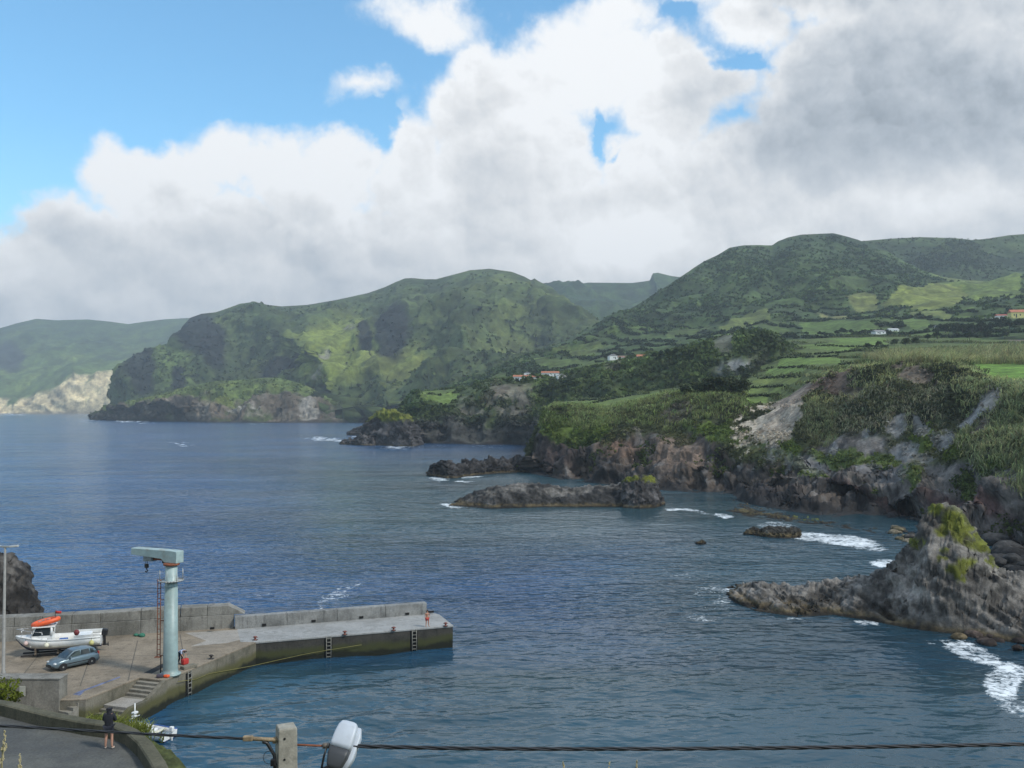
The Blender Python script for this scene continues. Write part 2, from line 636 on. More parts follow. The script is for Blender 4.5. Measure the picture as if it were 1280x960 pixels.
GREEN_D = (0.022, 0.040, 0.014)
GREEN_M = (0.045, 0.075, 0.022)
GREEN_L = (0.085, 0.135, 0.030)
OLIVE = (0.075, 0.085, 0.022)
FIELD = (0.115, 0.175, 0.035)
REED = (0.105, 0.115, 0.050)
ROCK_D = (0.022, 0.021, 0.022)
ROCK_M = (0.075, 0.072, 0.070)
ROCK_L = (0.20, 0.19, 0.175)
ROCK_R = (0.085, 0.055, 0.046)
SCAR = (0.27, 0.235, 0.19)

# ------------------------------------------------------------------ far range
def n3(G, s):
    return G * s


def displace(G, amp, s, o=5, seed=0, kind='fbm', keep=None):
    N = grid_normals(G)
    N = np.where(N[..., 2:3] < 0, -N, N)
    f = fbm(G * s, o, seed) if kind == 'fbm' else ridged(G * s, o, seed) - 0.35
    a = amp if keep is None else amp * keep
    return G + N * (f * a)[..., None]


rowA = [
    [(-260, 516.6, 4250), (0, 517.0, 4050), (130, 517, 4000), (320, 518, 3900)],
    [(-260, 480, 4330), (-40, 497, 4150), (20, 500, 4100), (40, 494, 4080), (70, 486, 4070), (92, 465, 4070), (120, 466, 4075), (150, 461, 4100), (165, 476, 4100), (320, 470, 4100)],
    [(-260, 450, 4700), (0, 462, 4500), (90, 452, 4500), (150, 450, 4500), (230, 440, 4500), (320, 450, 4500)],
    [(-260, 420, 5300), (-60, 413, 5300), (0, 409, 5300), (20, 403, 5300), (45, 397, 5300), (70, 399, 5300), (110, 398, 5300), (140, 401, 5300), (160, 404, 5300), (180, 401, 5300), (205, 398, 5300), (240, 396, 5300), (262, 400, 5300), (320, 412, 5300)],
]
G, PX, PY, T = land(-260, 320, 2.0, rowA, [24, 20, 60], [(900, -120), (900, 0)], 2)
inner = ss(T, 0.1, 0.6) * ss(3.02, T, T * 0 + 3.0) if False else ss(T, 0.05, 0.5) * (1 - ss(T, 2.7, 3.0))
G = displace(G, 130, 1 / 900, 5, 3, 'ridged', ss(T, 0.9, 1.6) * (1 - ss(T, 2.5, 3.0)))
G = displace(G, 26, 1 / 90, 5, 4, 'ridged', ss(T, 0.0, 0.25) * (1 - ss(T, 0.9, 1.3)))
nz = fbm(G / 160, 5, 9)
C = np.zeros(G.shape) + np.array((0.09, 0.13, 0.03))  # slope greens brightened so the range looks sunlit
C = lerp3(C, ss(nz, 0.0, 0.4), (0.15, 0.195, 0.04))
C = lerp3(C, ss(T, 1.9, 2.5) * 0.7, (0.035, 0.058, 0.02))
C = lerp3(C, ss(T, 0.75, 0.95) * 0 + (1 - ss(T, 0.92, 1.06)) * ss(fbm(G / 60, 4, 2) + 0.45 - np.abs(PX - 95) / 210, -0.35, 0.1), (0.64, 0.52, 0.30))  # pale cliff, brightened further in colour to look sunlit
C = lerp3(C, (1 - ss(T, 0.0, 0.16)) * 0.7, (0.30, 0.25, 0.18))
C = lerp3(C, blob(PX, PY, 12, 447, 18, 16) * 0.85, (0.03, 0.033, 0.035))
link_land('hills', G, C, M_FAR, 'structure')

# ------------------------------------------------------------------ valley ridge behind
rowC = [
    [(560, 500, 2300), (640, 480, 2300), (700, 455, 2300), (760, 450, 2300), (960, 450, 2300)],
    [(560, 440, 2900), (640, 415, 2900), (700, 405, 2900), (800, 400, 2900), (960, 420, 2900)],
    [(560, 375, 3500), (640, 372, 3500), (690, 359, 3500), (702, 357, 3500), (735, 352.5, 3500), (790, 353, 3500), (806, 351, 3500), (812, 350, 3500), (816, 341, 3500), (822, 340, 3500), (838, 344, 3500), (860, 347, 3500), (960, 380, 3500)],
]
G, PX, PY, T = land(560, 960, 2.0, rowC, [26, 60], [(60, -30), (900, -260), (300, 0)], 1)
G = displace(G, 120, 1 / 500, 5, 13, 'ridged', ss(T, 0.2, 0.8) * (1 - ss(T, 1.7, 1.98)))
nz = fbm(G / 120, 5, 19)
C = np.zeros(G.shape) + np.array(GREEN_D) * 1.2
C = lerp3(C, ss(nz, 0.0, 0.5), GREEN_M)
link_land('hills', G, C, M_FAR, 'structure')

# ------------------------------------------------------------------ the big middle mountain
rowB = [
    [(140, 521, 1980), (240, 522, 1950), (400, 524, 1750), (455, 527.5, None), (530, 531, 1440), (600, 533, 1300), (760, 533, 1250)],
    [(140, 517, 2000), (150, 505, 2050), (200, 500, 2050), (240, 488, 2050), (300, 480, 2000), (400, 490, 1850), (450, 512, 1640), (530, 505, 1500), (600, 490, 1350), (760, 470, 1300)],
    [(140, 516, 2100), (150, 494, 2170), (160, 472, 2200), (200, 462, 2250), (230, 452, 2250), (300, 440, 2250), (350, 440, 2150), (400, 432, 2050), (450, 440, 2000), (500, 440, 1900), (560, 445, 1800), (640, 445, 1750), (760, 430, 1750)],
    [(140, 515, 2200), (146, 506, 2250), (152, 490, 2320), (160, 462, 2350), (174, 449, 2400), (195, 444, 2450), (217, 436, 2500), (222, 424, 2520), (227, 408, 2540), (238, 396, 2550), (252, 391, 2560),
     (270, 389, 2600), (285, 384, 2620), (300, 378.5, 2640), (318, 376, 2650), (335, 380, 2660), (352, 382, 2680), (385, 380, 2700), (420, 374, 2750), (460, 365, 2750), (480, 358, 2700), (495, 351, 2650), (506, 346.5, 2620), (515, 346, 2600), (530, 347.5, 2600), (545, 347.5, 2550), (565, 342, 2500),
     (588, 336, 2500), (612, 334, 2500), (640, 338, 2450), (655, 344, 2450), (664, 349, 2450), (668, 346.5, 2450), (673, 350, 2450), (690, 358, 2400), (705, 372, 2350), (720, 385, 2300), (740, 408, 2200), (760, 428, 2100)],
]
G, PX, PY, T = land(140, 760, 1.6, rowB, [24, 34, 90], [(700, -160), (900, 0)], 2)
for (x0, t0, x1, t1, A_, w_) in [(318, 3.0, 430, 1.0, 120, 26), (497, 3.0, 470, 1.2, 90, 30), (612, 3.0, 545, 0.8, 150, 34), (665, 3.0, 712, 1.2, 80, 22), (250, 2.95, 222, 1.0, 90, 20), (400, 2.8, 352, 1.2, 70, 22), (575, 2.6, 640, 0.9, 70, 24)]:
    f_ = np.clip((T - t0) / (t1 - t0), 0, 1.3)
    xs_ = x0 + (x1 - x0) * f_ + 9 * np.sin(f_ * 7 + x0)
    off = A_ * np.exp(-(np.sqrt((PX - xs_) ** 2 + 16) - 4) / w_) * ss(f_, 0.0, 0.25) * (1 - ss(f_, 1.0, 1.3))
    k_ = (G[..., 1] - off * 1.0) / G[..., 1]
    G[..., 0] *= k_; G[..., 1] *= k_; G[..., 2] = CZ + (G[..., 2] - CZ) * k_
G = displace(G, 60, 1 / 480, 5, 23, 'ridged', ss(T, 0.15, 0.9) * (1 - ss(T, 2.55, 2.97)))
G = displace(G, 26, 1 / 190, 4, 27, 'ridged', ss(T, 0.3, 1.0) * (1 - ss(T, 2.6, 2.97)))
G = displace(G, 16, 1 / 70, 4, 26, 'ridged', ss(T, 0.1, 0.9) * (1 - ss(T, 2.8, 3.0)))
nz = fbm(G / 110, 5, 29)
N = grid_normals(G); sl_ = np.abs(N[..., 2])
C = np.zeros(G.shape) + np.array((0.058, 0.080, 0.025))
C = lerp3(C, ss(nz, 0.05, 0.5), (0.095, 0.118, 0.032))
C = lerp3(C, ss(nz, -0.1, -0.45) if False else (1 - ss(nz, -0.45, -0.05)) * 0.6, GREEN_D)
C = lerp3(C, blob(PX + nz * 14, PY + nz * 10, 420, 440, 58, 36, -20) * 0.9, (0.15, 0.18, 0.036))  # sunlit patches on flanks and summit, put into the slope colour
C = lerp3(C, blob(PX + nz * 10, PY, 490, 452, 46, 17, 0) * 0.8, (0.14, 0.16, 0.036))
C = lerp3(C, blob(PX, PY + nz * 6, 610, 338, 35, 6) * 0.6, (0.10, 0.13, 0.04))
C = lerp3(C, blob(PX, PY + nz * 6, 195, 458, 46, 26) * 0.85, (0.10, 0.14, 0.04))
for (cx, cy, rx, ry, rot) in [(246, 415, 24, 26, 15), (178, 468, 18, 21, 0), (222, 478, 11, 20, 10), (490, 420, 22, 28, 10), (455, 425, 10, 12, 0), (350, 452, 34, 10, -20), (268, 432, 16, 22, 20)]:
    C = lerp3(C, blob(PX + nz * 8, PY, cx, cy, rx, ry, rot) * 0.92, (0.014, 0.016, 0.018))  # dark crags, with the shade of left-facing sides in their colour
C = lerp3(C, (1 - ss(T, 0.9, 1.5)) * (1 - ss(PX, 420, 470)) * 0.75, (0.026, 0.042, 0.016))  # shaded foot behind the headland, painted as darker green
for (cx, cy, rx, ry, rot) in [(406, 438, 7, 6, 0), (398, 470, 7, 4, -40), (437, 415, 8, 4, 0), (535, 460, 5, 12, 0), (400, 464, 4, 12, 20)]:
    C = lerp3(C, blob(PX + nz * 6, PY, cx, cy, rx, ry, rot) * ss(fbm(G / 12, 3, 5), -0.3, 0.2) * 0.8, (0.24, 0.22, 0.19))
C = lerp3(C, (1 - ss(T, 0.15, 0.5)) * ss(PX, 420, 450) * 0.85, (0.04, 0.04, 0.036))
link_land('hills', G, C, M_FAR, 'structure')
GB, CB, PXB, PYB, TB = G, C, PX, PY, T

# ------------------------------------------------------------------ low headland in front of it
rowH = [
    [(112, 524.5, None), (122, 525, None), (170, 526, None), (260, 528, None), (350, 528.5, None), (420, 528.5, None), (470, 528, None)],
    [(112, 523.5, 1900), (124, 516, 1850), (150, 508, 1760), (200, 504, 1640), (260, 504, 1600), (320, 502, 1590), (360, 499, 1590), (380, 502, 1590), (410, 512, 1570), (470, 522, 1600)],
    [(112, 522, 1950), (126, 512, 1900), (134, 505, 1850), (142, 511, 1840), (160, 501, 1820), (200, 492, 1760), (235, 482, 1720), (270, 475.5, 1700), (300, 474, 1700), (335, 471, 1700), (352, 472, 1700), (370, 477, 1690), (385, 482, 1690), (400, 491, 1680), (430, 504, 1660), (470, 518, 1650)],
]
G, PX, PY, T = land(112, 470, 1.2, rowH, [22, 20], [(90, -16), (120, 0)], 1)
G = displace(G, 20, 1 / 60, 5, 33, 'ridged', ss(T, 0.0, 0.3) * (1 - ss(T, 1.3, 1.9)))
G = displace(G, 7, 1 / 22, 4, 35, 'ridged', ss(T, 0.1, 0.4) * (1 - ss(T, 1.8, 2.0)))
nz = fbm(G / 40, 5, 39)
C = np.zeros(G.shape) + np.array((0.085, 0.115, 0.03))
C = lerp3(C, ss(nz, 0.0, 0.5), (0.13, 0.155, 0.036))
rockm = 1 - ss(T + nz * 0.6, 1.05, 1.3)
C = lerp3(C, rockm, (0.115, 0.092, 0.066))
C = lerp3(C, rockm * ss(fbm(G / 22, 4, 45), 0.05, 0.4), (0.05, 0.062, 0.022))
C = lerp3(C, rockm * ss(fbm(G / 16, 4, 41), 0.15, 0.5) * 0.7, (0.17, 0.15, 0.12))
C = lerp3(C, rockm * ss(ridged(G * np.array([1, 1, 0.15]) / 26, 3, 47), 0.35, 0.65) * 0.8, (0.03, 0.028, 0.026))
C = lerp3(C, blob(PX, PY, 385, 513, 13, 12, 20) * 0.8, (0.23, 0.21, 0.18))
C = lerp3(C, blob(PX, PY, 305, 509, 22, 4, 0) * ss(fbm(G / 8, 3, 43), -0.1, 0.2) * 0.8, (0.25, 0.23, 0.2))
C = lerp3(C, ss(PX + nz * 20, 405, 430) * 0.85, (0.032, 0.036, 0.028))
C = lerp3(C, (1 - ss(T, 0.04, 0.2)) * 0.8, (0.025, 0.023, 0.02))
link_land('hills', G, C, M_MID, 'structure')
GH, CH, PXH, TH, RKH = G, C, PX, T, rockm

# ------------------------------------------------------------------ right-hand hills: back ridge, then the round hill with terraces
rowD2 = [
    [(1020, 400, 1740), (1300, 390, 1700), (1750, 380, 1700)],
    [(1020, 340, 1850), (1100, 335, 1830), (1300, 330, 1800), (1750, 320, 1800)],
    [(1020, 305, 1980), (1060, 301, 1980), (1085, 299, 1980), (1112, 296.5, 1980), (1150, 294.5, 1980), (1195, 296, 1980), (1215, 298.5, 1980), (1235, 296.5, 1980), (1262, 292, 1980), (1290, 290, 1980), (1400, 284, 1980), (1750, 275, 1980)],
]
G, PX, PY, T = land(1020, 1750, 2.4, rowD2, [20, 40], [(900, -160), (500, 0)], 2)
G = displace(G, 45, 1 / 380, 5, 53, 'ridged', ss(T, 0.1, 0.8) * (1 - ss(T, 1.6, 1.97)))
nz = fbm(G / 130, 5, 59)
C = np.zeros(G.shape) + np.array((0.036, 0.056, 0.020))
C = lerp3(C, ss(nz, 0.05, 0.4), (0.065, 0.09, 0.03))
C = lerp3(C, (1 - ss(nz, -0.4, 0.0)) * 0.7, (0.018, 0.032, 0.013))
C = lerp3(C, ss(T, 1.75, 1.98) * 0.6, (0.075, 0.10, 0.035))
link_land('hills', G, C, M_FAR, 'structure')
GD2, CD2, PXD2, TD2 = G, C, PX, T

FIELDS_D = [
    ([(1100, 386), (1112, 378), (1125, 371), (1155, 361), (1185, 356), (1203, 360), (1212, 372), (1192, 386), (1150, 391)], (0.135, 0.155, 0.036)),
    ([(1165, 361), (1230, 352), (1275, 354), (1279, 372), (1245, 374), (1215, 376), (1204, 362)], (0.105, 0.14, 0.032)),
    ([(1152, 337), (1202, 350), (1236, 351), (1232, 355), (1188, 352)], (0.125, 0.15, 0.045)),
    ([(1055, 384), (1070, 378), (1096, 377), (1097, 388), (1072, 390)], (0.12, 0.135, 0.04)),
    ([(1016, 394), (1063, 395), (1064, 400), (1040, 399)], (0.15, 0.15, 0.055)),
    ([(1138, 395), (1165, 392), (1196, 400), (1140, 402)], (0.13, 0.155, 0.045)),
    ([(1074, 392), (1100, 397), (1102, 402), (1083, 401)], (0.10, 0.155, 0.035)),
    ([(898, 412), (935, 399), (962, 396), (962, 403), (930, 408), (905, 417)], (0.11, 0.135, 0.035)),
    ([(1128, 404), (1165, 403), (1160, 412), (1128, 411)], (0.085, 0.125, 0.03)),
    ([(1190, 386), (1222, 386), (1216, 395), (1185, 393)], (0.085, 0.125, 0.03)),
    ([(1000, 408), (1060, 406), (1095, 410), (1060, 418), (1010, 418)], (0.075, 0.115, 0.028)),
    ([(880, 436), (925, 420), (985, 418), (960, 428)], (0.085, 0.11, 0.032)),
    ([(690, 444), (745, 432), (768, 434), (730, 446)], (0.085, 0.11, 0.03)),
    ([(640, 458), (700, 450), (790, 447), (780, 452), (690, 458)], (0.075, 0.105, 0.028)),
    ([(700, 462), (775, 452), (800, 449), (770, 460)], (0.085, 0.12, 0.030)),
    ([(560, 482), (600, 474), (635, 470), (630, 476)], (0.075, 0.105, 0.028)),
    ([(830, 418), (890, 408), (880, 414), (835, 424)], (0.075, 0.105, 0.028)),
    ([(950, 388), (1000, 386), (1010, 392), (960, 395)], (0.06, 0.095, 0.026)),
    ([(1040, 372), (1060, 362), (1085, 366), (1070, 374)], (0.058, 0.085, 0.026)),
]
rowD = [
    [(505, 535, 900), (560, 520, 880), (640, 500, 860), (760, 475, 800), (870, 450, 760), (970, 440, 720), (1100, 432, 680), (1280, 424, 600), (1700, 415, 600)],
    [(505, 512, 1080), (560, 492, 1020), (640, 472, 950), (700, 462, 920), (800, 448, 900), (900, 430, 880), (1000, 418, 860), (1100, 414, 820), (1280, 404, 700), (1700, 395, 700)],
    [(505, 510, 1150), (560, 484, 1150), (640, 462, 1150), (700, 446, 1150), (800, 420, 1200), (900, 405, 1200), (1000, 392, 1200), (1100, 385, 1150), (1200, 378, 1100), (1280, 372, 1050), (1700, 360, 1050)],
    [(505, 508, 1250), (540, 492, 1280), (575, 479, 1300), (610, 465, 1330), (640, 452, 1360), (680, 437, 1400), (710, 425, 1430), (745, 407, 1470), (775, 392, 1500), (800, 378, 1530), (822, 364, 1560), (843, 350, 1590), (856, 341, 1600), (880, 325, 1640), (895, 318, 1660), (902, 314, 1660),
     (912, 308, 1680), (930, 305, 1700), (950, 304.5, 1700), (965, 305, 1720), (972, 300, 1720), (985, 295, 1720), (1002, 291.5, 1720), (1025, 290.5, 1720), (1042, 290, 1720), (1058, 294, 1720), (1072, 298, 1720), (1090, 305, 1700), (1110, 313, 1680), (1132, 327, 1650), (1152, 337, 1620), (1180, 346, 1600), (1210, 350, 1550), (1280, 352, 1500), (1700, 340, 1500)],
]
G, PX, PY, T = land(505, 1700, 1.8, rowD, [14, 26, 80], [(500, -60), (400, -60), (300, 0)], 2)
G = displace(G, 42, 1 / 300, 5, 63, 'ridged', ss(T, 1.5, 2.2) * (1 - ss(T, 2.6, 2.97)))
G = displace(G, 9, 1 / 60, 4, 66, 'fbm', ss(T, 0.3, 1.0) * (1 - ss(T, 2.85, 3.0)))
nz = fbm(G / 90, 5, 69)
nf = fbm(G / 22, 4, 70)
C = np.zeros(G.shape) + np.array((0.042, 0.066, 0.022))
C = lerp3(C, ss(nz, 0.0, 0.45), (0.062, 0.094, 0.028))
C = lerp3(C, (1 - ss(nz, -0.4, 0.0)) * 0.7, (0.017, 0.030, 0.012))
low = (1 - ss(PY, 352, 372)) * 0 + ss(PY - (398 - np.clip(PX - 900, -400, 300) * 0.04), -14, 22) * ss(PX, 620, 760)
C = lerp3(C, low * 0.75, (0.050, 0.078, 0.022))
# terraces: strips of pasture between dark hedges, along the contours
G0 = G
strip = np.sin(PY * 0.95 + fbm(np.stack([PX / 60, PY / 22, PX * 0], -1), 3, 71) * 4.0 + PX * 0.012)
cell = fbm(np.stack([np.floor(PX / 34 + strip * 0.2), np.floor(PY / 6.6), PX * 0 + 3.3], -1) * 1.37, 1, 72)
C = lerp3(C, low * ss(cell, 0.0, 0.5) * 0.75, (0.092, 0.128, 0.032))
hedgeD = low * ss(strip, 0.5, 0.9)
C = lerp3(C, hedgeD * 0.85, (0.014, 0.024, 0.010))
wx, wy = PX + nf * 5, PY + nf * 2
inF = np.zeros(PX.shape, bool)
for poly, cc in FIELDS_D:
    m_ = inpoly(wx, wy, poly)
    inF |= m_
    C[m_] = np.array(cc) * (1 + 0.22 * nf[m_][:, None])
link_land('hills', G, C, M_MID, 'structure')
GD, CD, PXD, PYD, TD, LOWD, HEDD = G, C, PX, PY, T, low, hedgeD
INFD = inF

# ------------------------------------------------------------------ second cliff, beyond the near one
rowE = [
    [(492, 551, None), (505, 553, None), (525, 554, None), (560, 555, None), (600, 556, None), (640, 556, None), (690, 560, None), (760, 565, None), (850, 565, None), (1010, 560, None)],
    [(492, 544, 690), (505, 538, 660), (525, 535, 640), (560, 530, 640), (600, 530, 630), (640, 528, 620), (690, 530, 580), (760, 525, 540), (850, 520, 520), (1010, 520, 500)],
    [(492, 528, 720), (500, 518, 700), (512, 508, 690), (527, 505, 680), (545, 507, 670), (562, 508, 665), (580, 505, 660), (594, 500, 660), (603, 489, 665), (630, 478, 670), (650, 477, 670), (680, 474, 660), (720, 470, 640), (750, 462, 620), (790, 452, 600), (820, 445, 590), (850, 440, 570), (880, 432, 560), (905, 424, 555), (930, 419, 550), (960, 419, 550), (972, 424, 545), (985, 438, 560), (1010, 445, 560)],
    [(492, 526, 740), (503, 508, 740), (516, 487, 760), (535, 488, 790), (560, 486, 800), (580, 483, 800), (602, 477, 800), (640, 472, 790), (700, 466, 770), (760, 456, 720), (800, 449, 680), (850, 437, 650), (905, 421, 640), (930, 417, 640), (960, 417, 640), (985, 434, 640), (1010, 440, 640)],
]
G, PX, PY, T = land(492, 1010, 1.1, rowE, [22, 30, 14], [(120, -8), (60, -40)], 1)
G = displace(G, 9, 1 / 26, 5, 83, 'ridged', ss(T, 0.0, 0.3) * (1 - ss(T, 1.7, 2.0)) * (1 - 0.5 * ss(PX, 700, 800)))
G = displace(G, 4, 1 / 12, 4, 86, 'fbm', ss(T, 0.2, 0.6) * (1 - ss(T, 2.6, 3.0)))
nz = fbm(G / 22, 5, 89)
nf = fbm(G / 7, 4, 90)
C = np.zeros(G.shape) + np.array((0.050, 0.070, 0.022))
C = lerp3(C, ss(nz, 0.0, 0.4), (0.078, 0.110, 0.030))
C = lerp3(C, (1 - ss(nf, -0.35, 0.0)) * 0.5, (0.022, 0.032, 0.013))
for (cx, cy, rx, ry, rot, cc, a) in [(640, 505, 26, 24, 10, (0.13, 0.115, 0.10), .8), (590, 520, 22, 20, 25, (0.16, 0.145, 0.125), .75), (622, 492, 18, 12, 0, (0.12, 0.10, 0.08), .7), (660, 486, 10, 8, 0, (0.16, 0.13, 0.11), .5),
                                     (918, 470, 24, 18, -10, (0.20, 0.20, 0.20), .85), (910, 430, 14, 14, 0, (0.15, 0.14, 0.13), .6), (945, 455, 12, 22, 20, (0.11, 0.10, 0.09), .5), (770, 462, 10, 6, 0, (0.10, 0.085, 0.07), .6), (675, 540, 16, 16, 0, (0.13, 0.13, 0.13), .6), (575, 530, 20, 8, 0, (0.10, 0.10, 0.10), .5)]:
    C = lerp3(C, blob(PX + nz * 12, PY + nf * 7, cx, cy, rx, ry, rot) * ss(nf + nz, -0.45, 0.1) * a, cc)
rockm = 1 - ss(T + nz * 0.5, 0.75, 1.2)
C = lerp3(C, rockm * 0.9, (0.040, 0.038, 0.038))
C = lerp3(C, rockm * ss(nf, 0.15, 0.4) * 0.7, (0.10, 0.095, 0.09))
C = lerp3(C, (1 - ss(T, 0.06, 0.25)) * 0.9, (0.016, 0.015, 0.015))
for poly, cc in [([(517, 500), (526, 489), (575, 487), (570, 492), (530, 496)], (0.095, 0.13, 0.03)), ([(527, 504), (530, 497), (575, 494), (572, 501), (555, 506)], (0.115, 0.165, 0.035))]:
    m_ = inpoly(PX + nf * 3, PY + nf * 2, poly)
    C[m_] = np.array(cc)
C = lerp3(C, blob(PX, PY, 515, 500, 10, 14, 20) * 0.8, (0.035, 0.062, 0.018))
link_land('cliffs', G, C, M_MID, 'structure')
GE, PXE, PYE, TE, CE = G, PX, PY, T, C

# ------------------------------------------------------------------ near cliff with the reed-covered mound and its fields
rowF = [
    [(658, 588, None), (664, 592, None), (702, 600, None), (760, 606, None), (825, 613, None), (870, 616, None), (905, 620, None), (945, 632, None), (1000, 642, None), (1060, 650, None), (1110, 657, None), (1160, 668, None), (1230, 690, None), (1300, 715, None), (1420, 765, None), (1640, 850, None)],
    [(658, 578, 352), (664, 570, 345), (702, 572, 330), (760, 576, 312), (825, 585, 295), (870, 590, 282), (905, 594, 272), (945, 602, 262), (1000, 606, 242), (1050, 612, 225), (1110, 632, 210), (1160, 632, 200), (1230, 650, 178), (1300, 670, 155), (1420, 700, 130), (1640, 770, 105)],
    [(658, 570, 358), (668, 548, 352), (680, 540, 348), (702, 542, 342), (760, 543, 325), (825, 552, 308), (870, 560, 294), (905, 566, 284), (945, 570, 272), (1000, 576, 256), (1050, 582, 240), (1110, 588, 224), (1160, 592, 212), (1230, 610, 188), (1300, 625, 165), (1420, 655, 138), (1640, 720, 112)],
    [(658, 565, 365), (670, 540, 362), (681, 519, 362), (690, 512, 362), (705, 513, 360), (760, 522, 345), (800, 516, 335), (825, 508, 328), (870, 500, 320), (905, 498, 312), (930, 510, 305), (945, 520, 298), (975, 512, 290), (1000, 502, 282), (1050, 510, 268), (1110, 515, 250), (1160, 520, 236), (1230, 540, 208), (1300, 560, 182), (1420, 590, 150), (1640, 640, 122)],
    [(658, 562, 372), (671, 537, 372), (683, 514, 374), (692, 507, 376), (715, 507, 378), (760, 513, 376), (800, 502, 366), (830, 494, 356), (860, 492, 346), (890, 489, 338), (925, 487, 330), (937, 505, 325), (960, 508, 318), (985, 497, 308), (1000, 487, 302), (1012, 478, 298), (1040, 468, 290), (1070, 462, 280), (1100, 458, 270), (1130, 455, 264), (1160, 455, 258), (1190, 457, 250), (1220, 468, 238), (1250, 482, 222), (1285, 490, 205), (1340, 492, 190), (1420, 500, 170), (1640, 520, 140)],
    [(658, 561, 385), (672, 535, 390), (684, 512, 400), (694, 506, 410), (715, 506, 415), (760, 509, 415), (800, 500, 405), (830, 493, 395), (860, 491, 380), (890, 488, 370), (925, 487, 362), (937, 503, 350), (960, 505, 345), (985, 494, 330), (1000, 484, 325), (1012, 476, 320), (1040, 467, 312), (1070, 461, 300), (1100, 457, 292), (1130, 454, 285), (1160, 454, 278), (1190, 456, 268), (1220, 466, 258), (1250, 477, 245), (1285, 478, 230), (1340, 480, 215), (1420, 488, 195), (1640, 505, 165)],
    [(658, 560, 420), (674, 540, 450), (686, 512, 520), (694, 503, 560), (760, 497, 570), (830, 486, 560), (890, 478, 540), (937, 466, 520), (985, 455, 480), (1012, 449, 470), (1070, 447, 440), (1130, 446, 420), (1190, 448, 380), (1220, 451, 360), (1285, 453, 330), (1420, 455, 300), (1640, 460, 280)],
    [(658, 559, 450), (674, 545, 500), (690, 515, 640), (760, 480, 700), (830, 466, 690), (890, 452, 680), (937, 436, 680), (985, 424, 680), (1070, 420, 660), (1130, 420, 640), (1220, 424, 560), (1285, 424, 540), (1640, 420, 520)],
]
G, PX, PY, T = land(658, 1640, 1.0, rowF, [26, 16, 22, 22, 8, 26, 26], [(60, -6), (60, -40)], 1)
cliff = ss(T, 0.0, 0.25) * (1 - ss(T, 1.8, 2.3))
# let the sea bite caves and buttresses into the foot
G = displace(G, 7.0, 1 / 24, 5, 103, 'ridged', cliff)
G = displace(G, 3.0, 1 / 8, 5, 107, 'ridged', cliff * (1 - 0.6 * ss(T, 1.2, 1.9)))
G = displace(G, 2.6, 1 / 13, 4, 106, 'fbm', ss(T, 1.4, 2.2) * (1 - ss(T, 3.5, 4.0)))
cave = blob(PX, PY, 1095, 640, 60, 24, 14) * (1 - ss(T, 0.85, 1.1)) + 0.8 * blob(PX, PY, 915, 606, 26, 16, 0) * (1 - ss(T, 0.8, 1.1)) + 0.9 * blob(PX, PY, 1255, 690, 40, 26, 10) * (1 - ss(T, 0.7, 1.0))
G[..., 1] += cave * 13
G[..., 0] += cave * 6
nz = fbm(G / 11, 5, 109)
nf = fbm(G / 3.2, 4, 110)
nl = fbm(G / 30, 3, 111)
C = np.zeros(G.shape) + np.array((0.052, 0.058, 0.024))
C = lerp3(C, ss(nz, 0.0, 0.4), (0.080, 0.084, 0.032))
C = lerp3(C, (1 - ss(nz, -0.4, -0.05)) * 0.6, (0.028, 0.034, 0.016))
wx, wy = PX + nz * 16 + nf * 5, PY + nz * 9 + nf * 4
# rock band up from the water
edge = 1.98 + 0.28 * ss(PX, 940, 1040) + 0.45 * nl
rockm = 1 - ss(T + nz * 0.55 + nf * 0.15, edge - 0.12, edge + 0.15)
rc = np.zeros(G.shape) + np.array((0.072, 0.057, 0.046))
rc = lerp3(rc, ss(PX, 950, 1030) * ss(T, 0.4, 0.9), (0.118, 0.106, 0.096))
rc = lerp3(rc, ss(nf, 0.05, 0.45) * 0.6, (0.17, 0.165, 0.16))
rc = lerp3(rc, ss(ridged(G / np.array([5, 5, 9]), 4, 121), 0.3, 0.7) * 0.85, (0.020, 0.019, 0.020))
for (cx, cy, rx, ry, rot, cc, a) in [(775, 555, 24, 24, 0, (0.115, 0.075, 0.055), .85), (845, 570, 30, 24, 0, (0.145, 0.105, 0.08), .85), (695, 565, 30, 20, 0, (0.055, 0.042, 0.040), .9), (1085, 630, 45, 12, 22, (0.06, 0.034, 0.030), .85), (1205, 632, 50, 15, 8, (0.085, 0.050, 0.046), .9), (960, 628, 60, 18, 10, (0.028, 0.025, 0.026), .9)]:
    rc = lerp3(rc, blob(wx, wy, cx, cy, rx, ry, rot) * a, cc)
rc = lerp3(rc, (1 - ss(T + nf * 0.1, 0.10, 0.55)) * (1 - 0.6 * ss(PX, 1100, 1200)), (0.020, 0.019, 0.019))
C = C * (1 - rockm[..., None]) + rc * rockm[..., None]
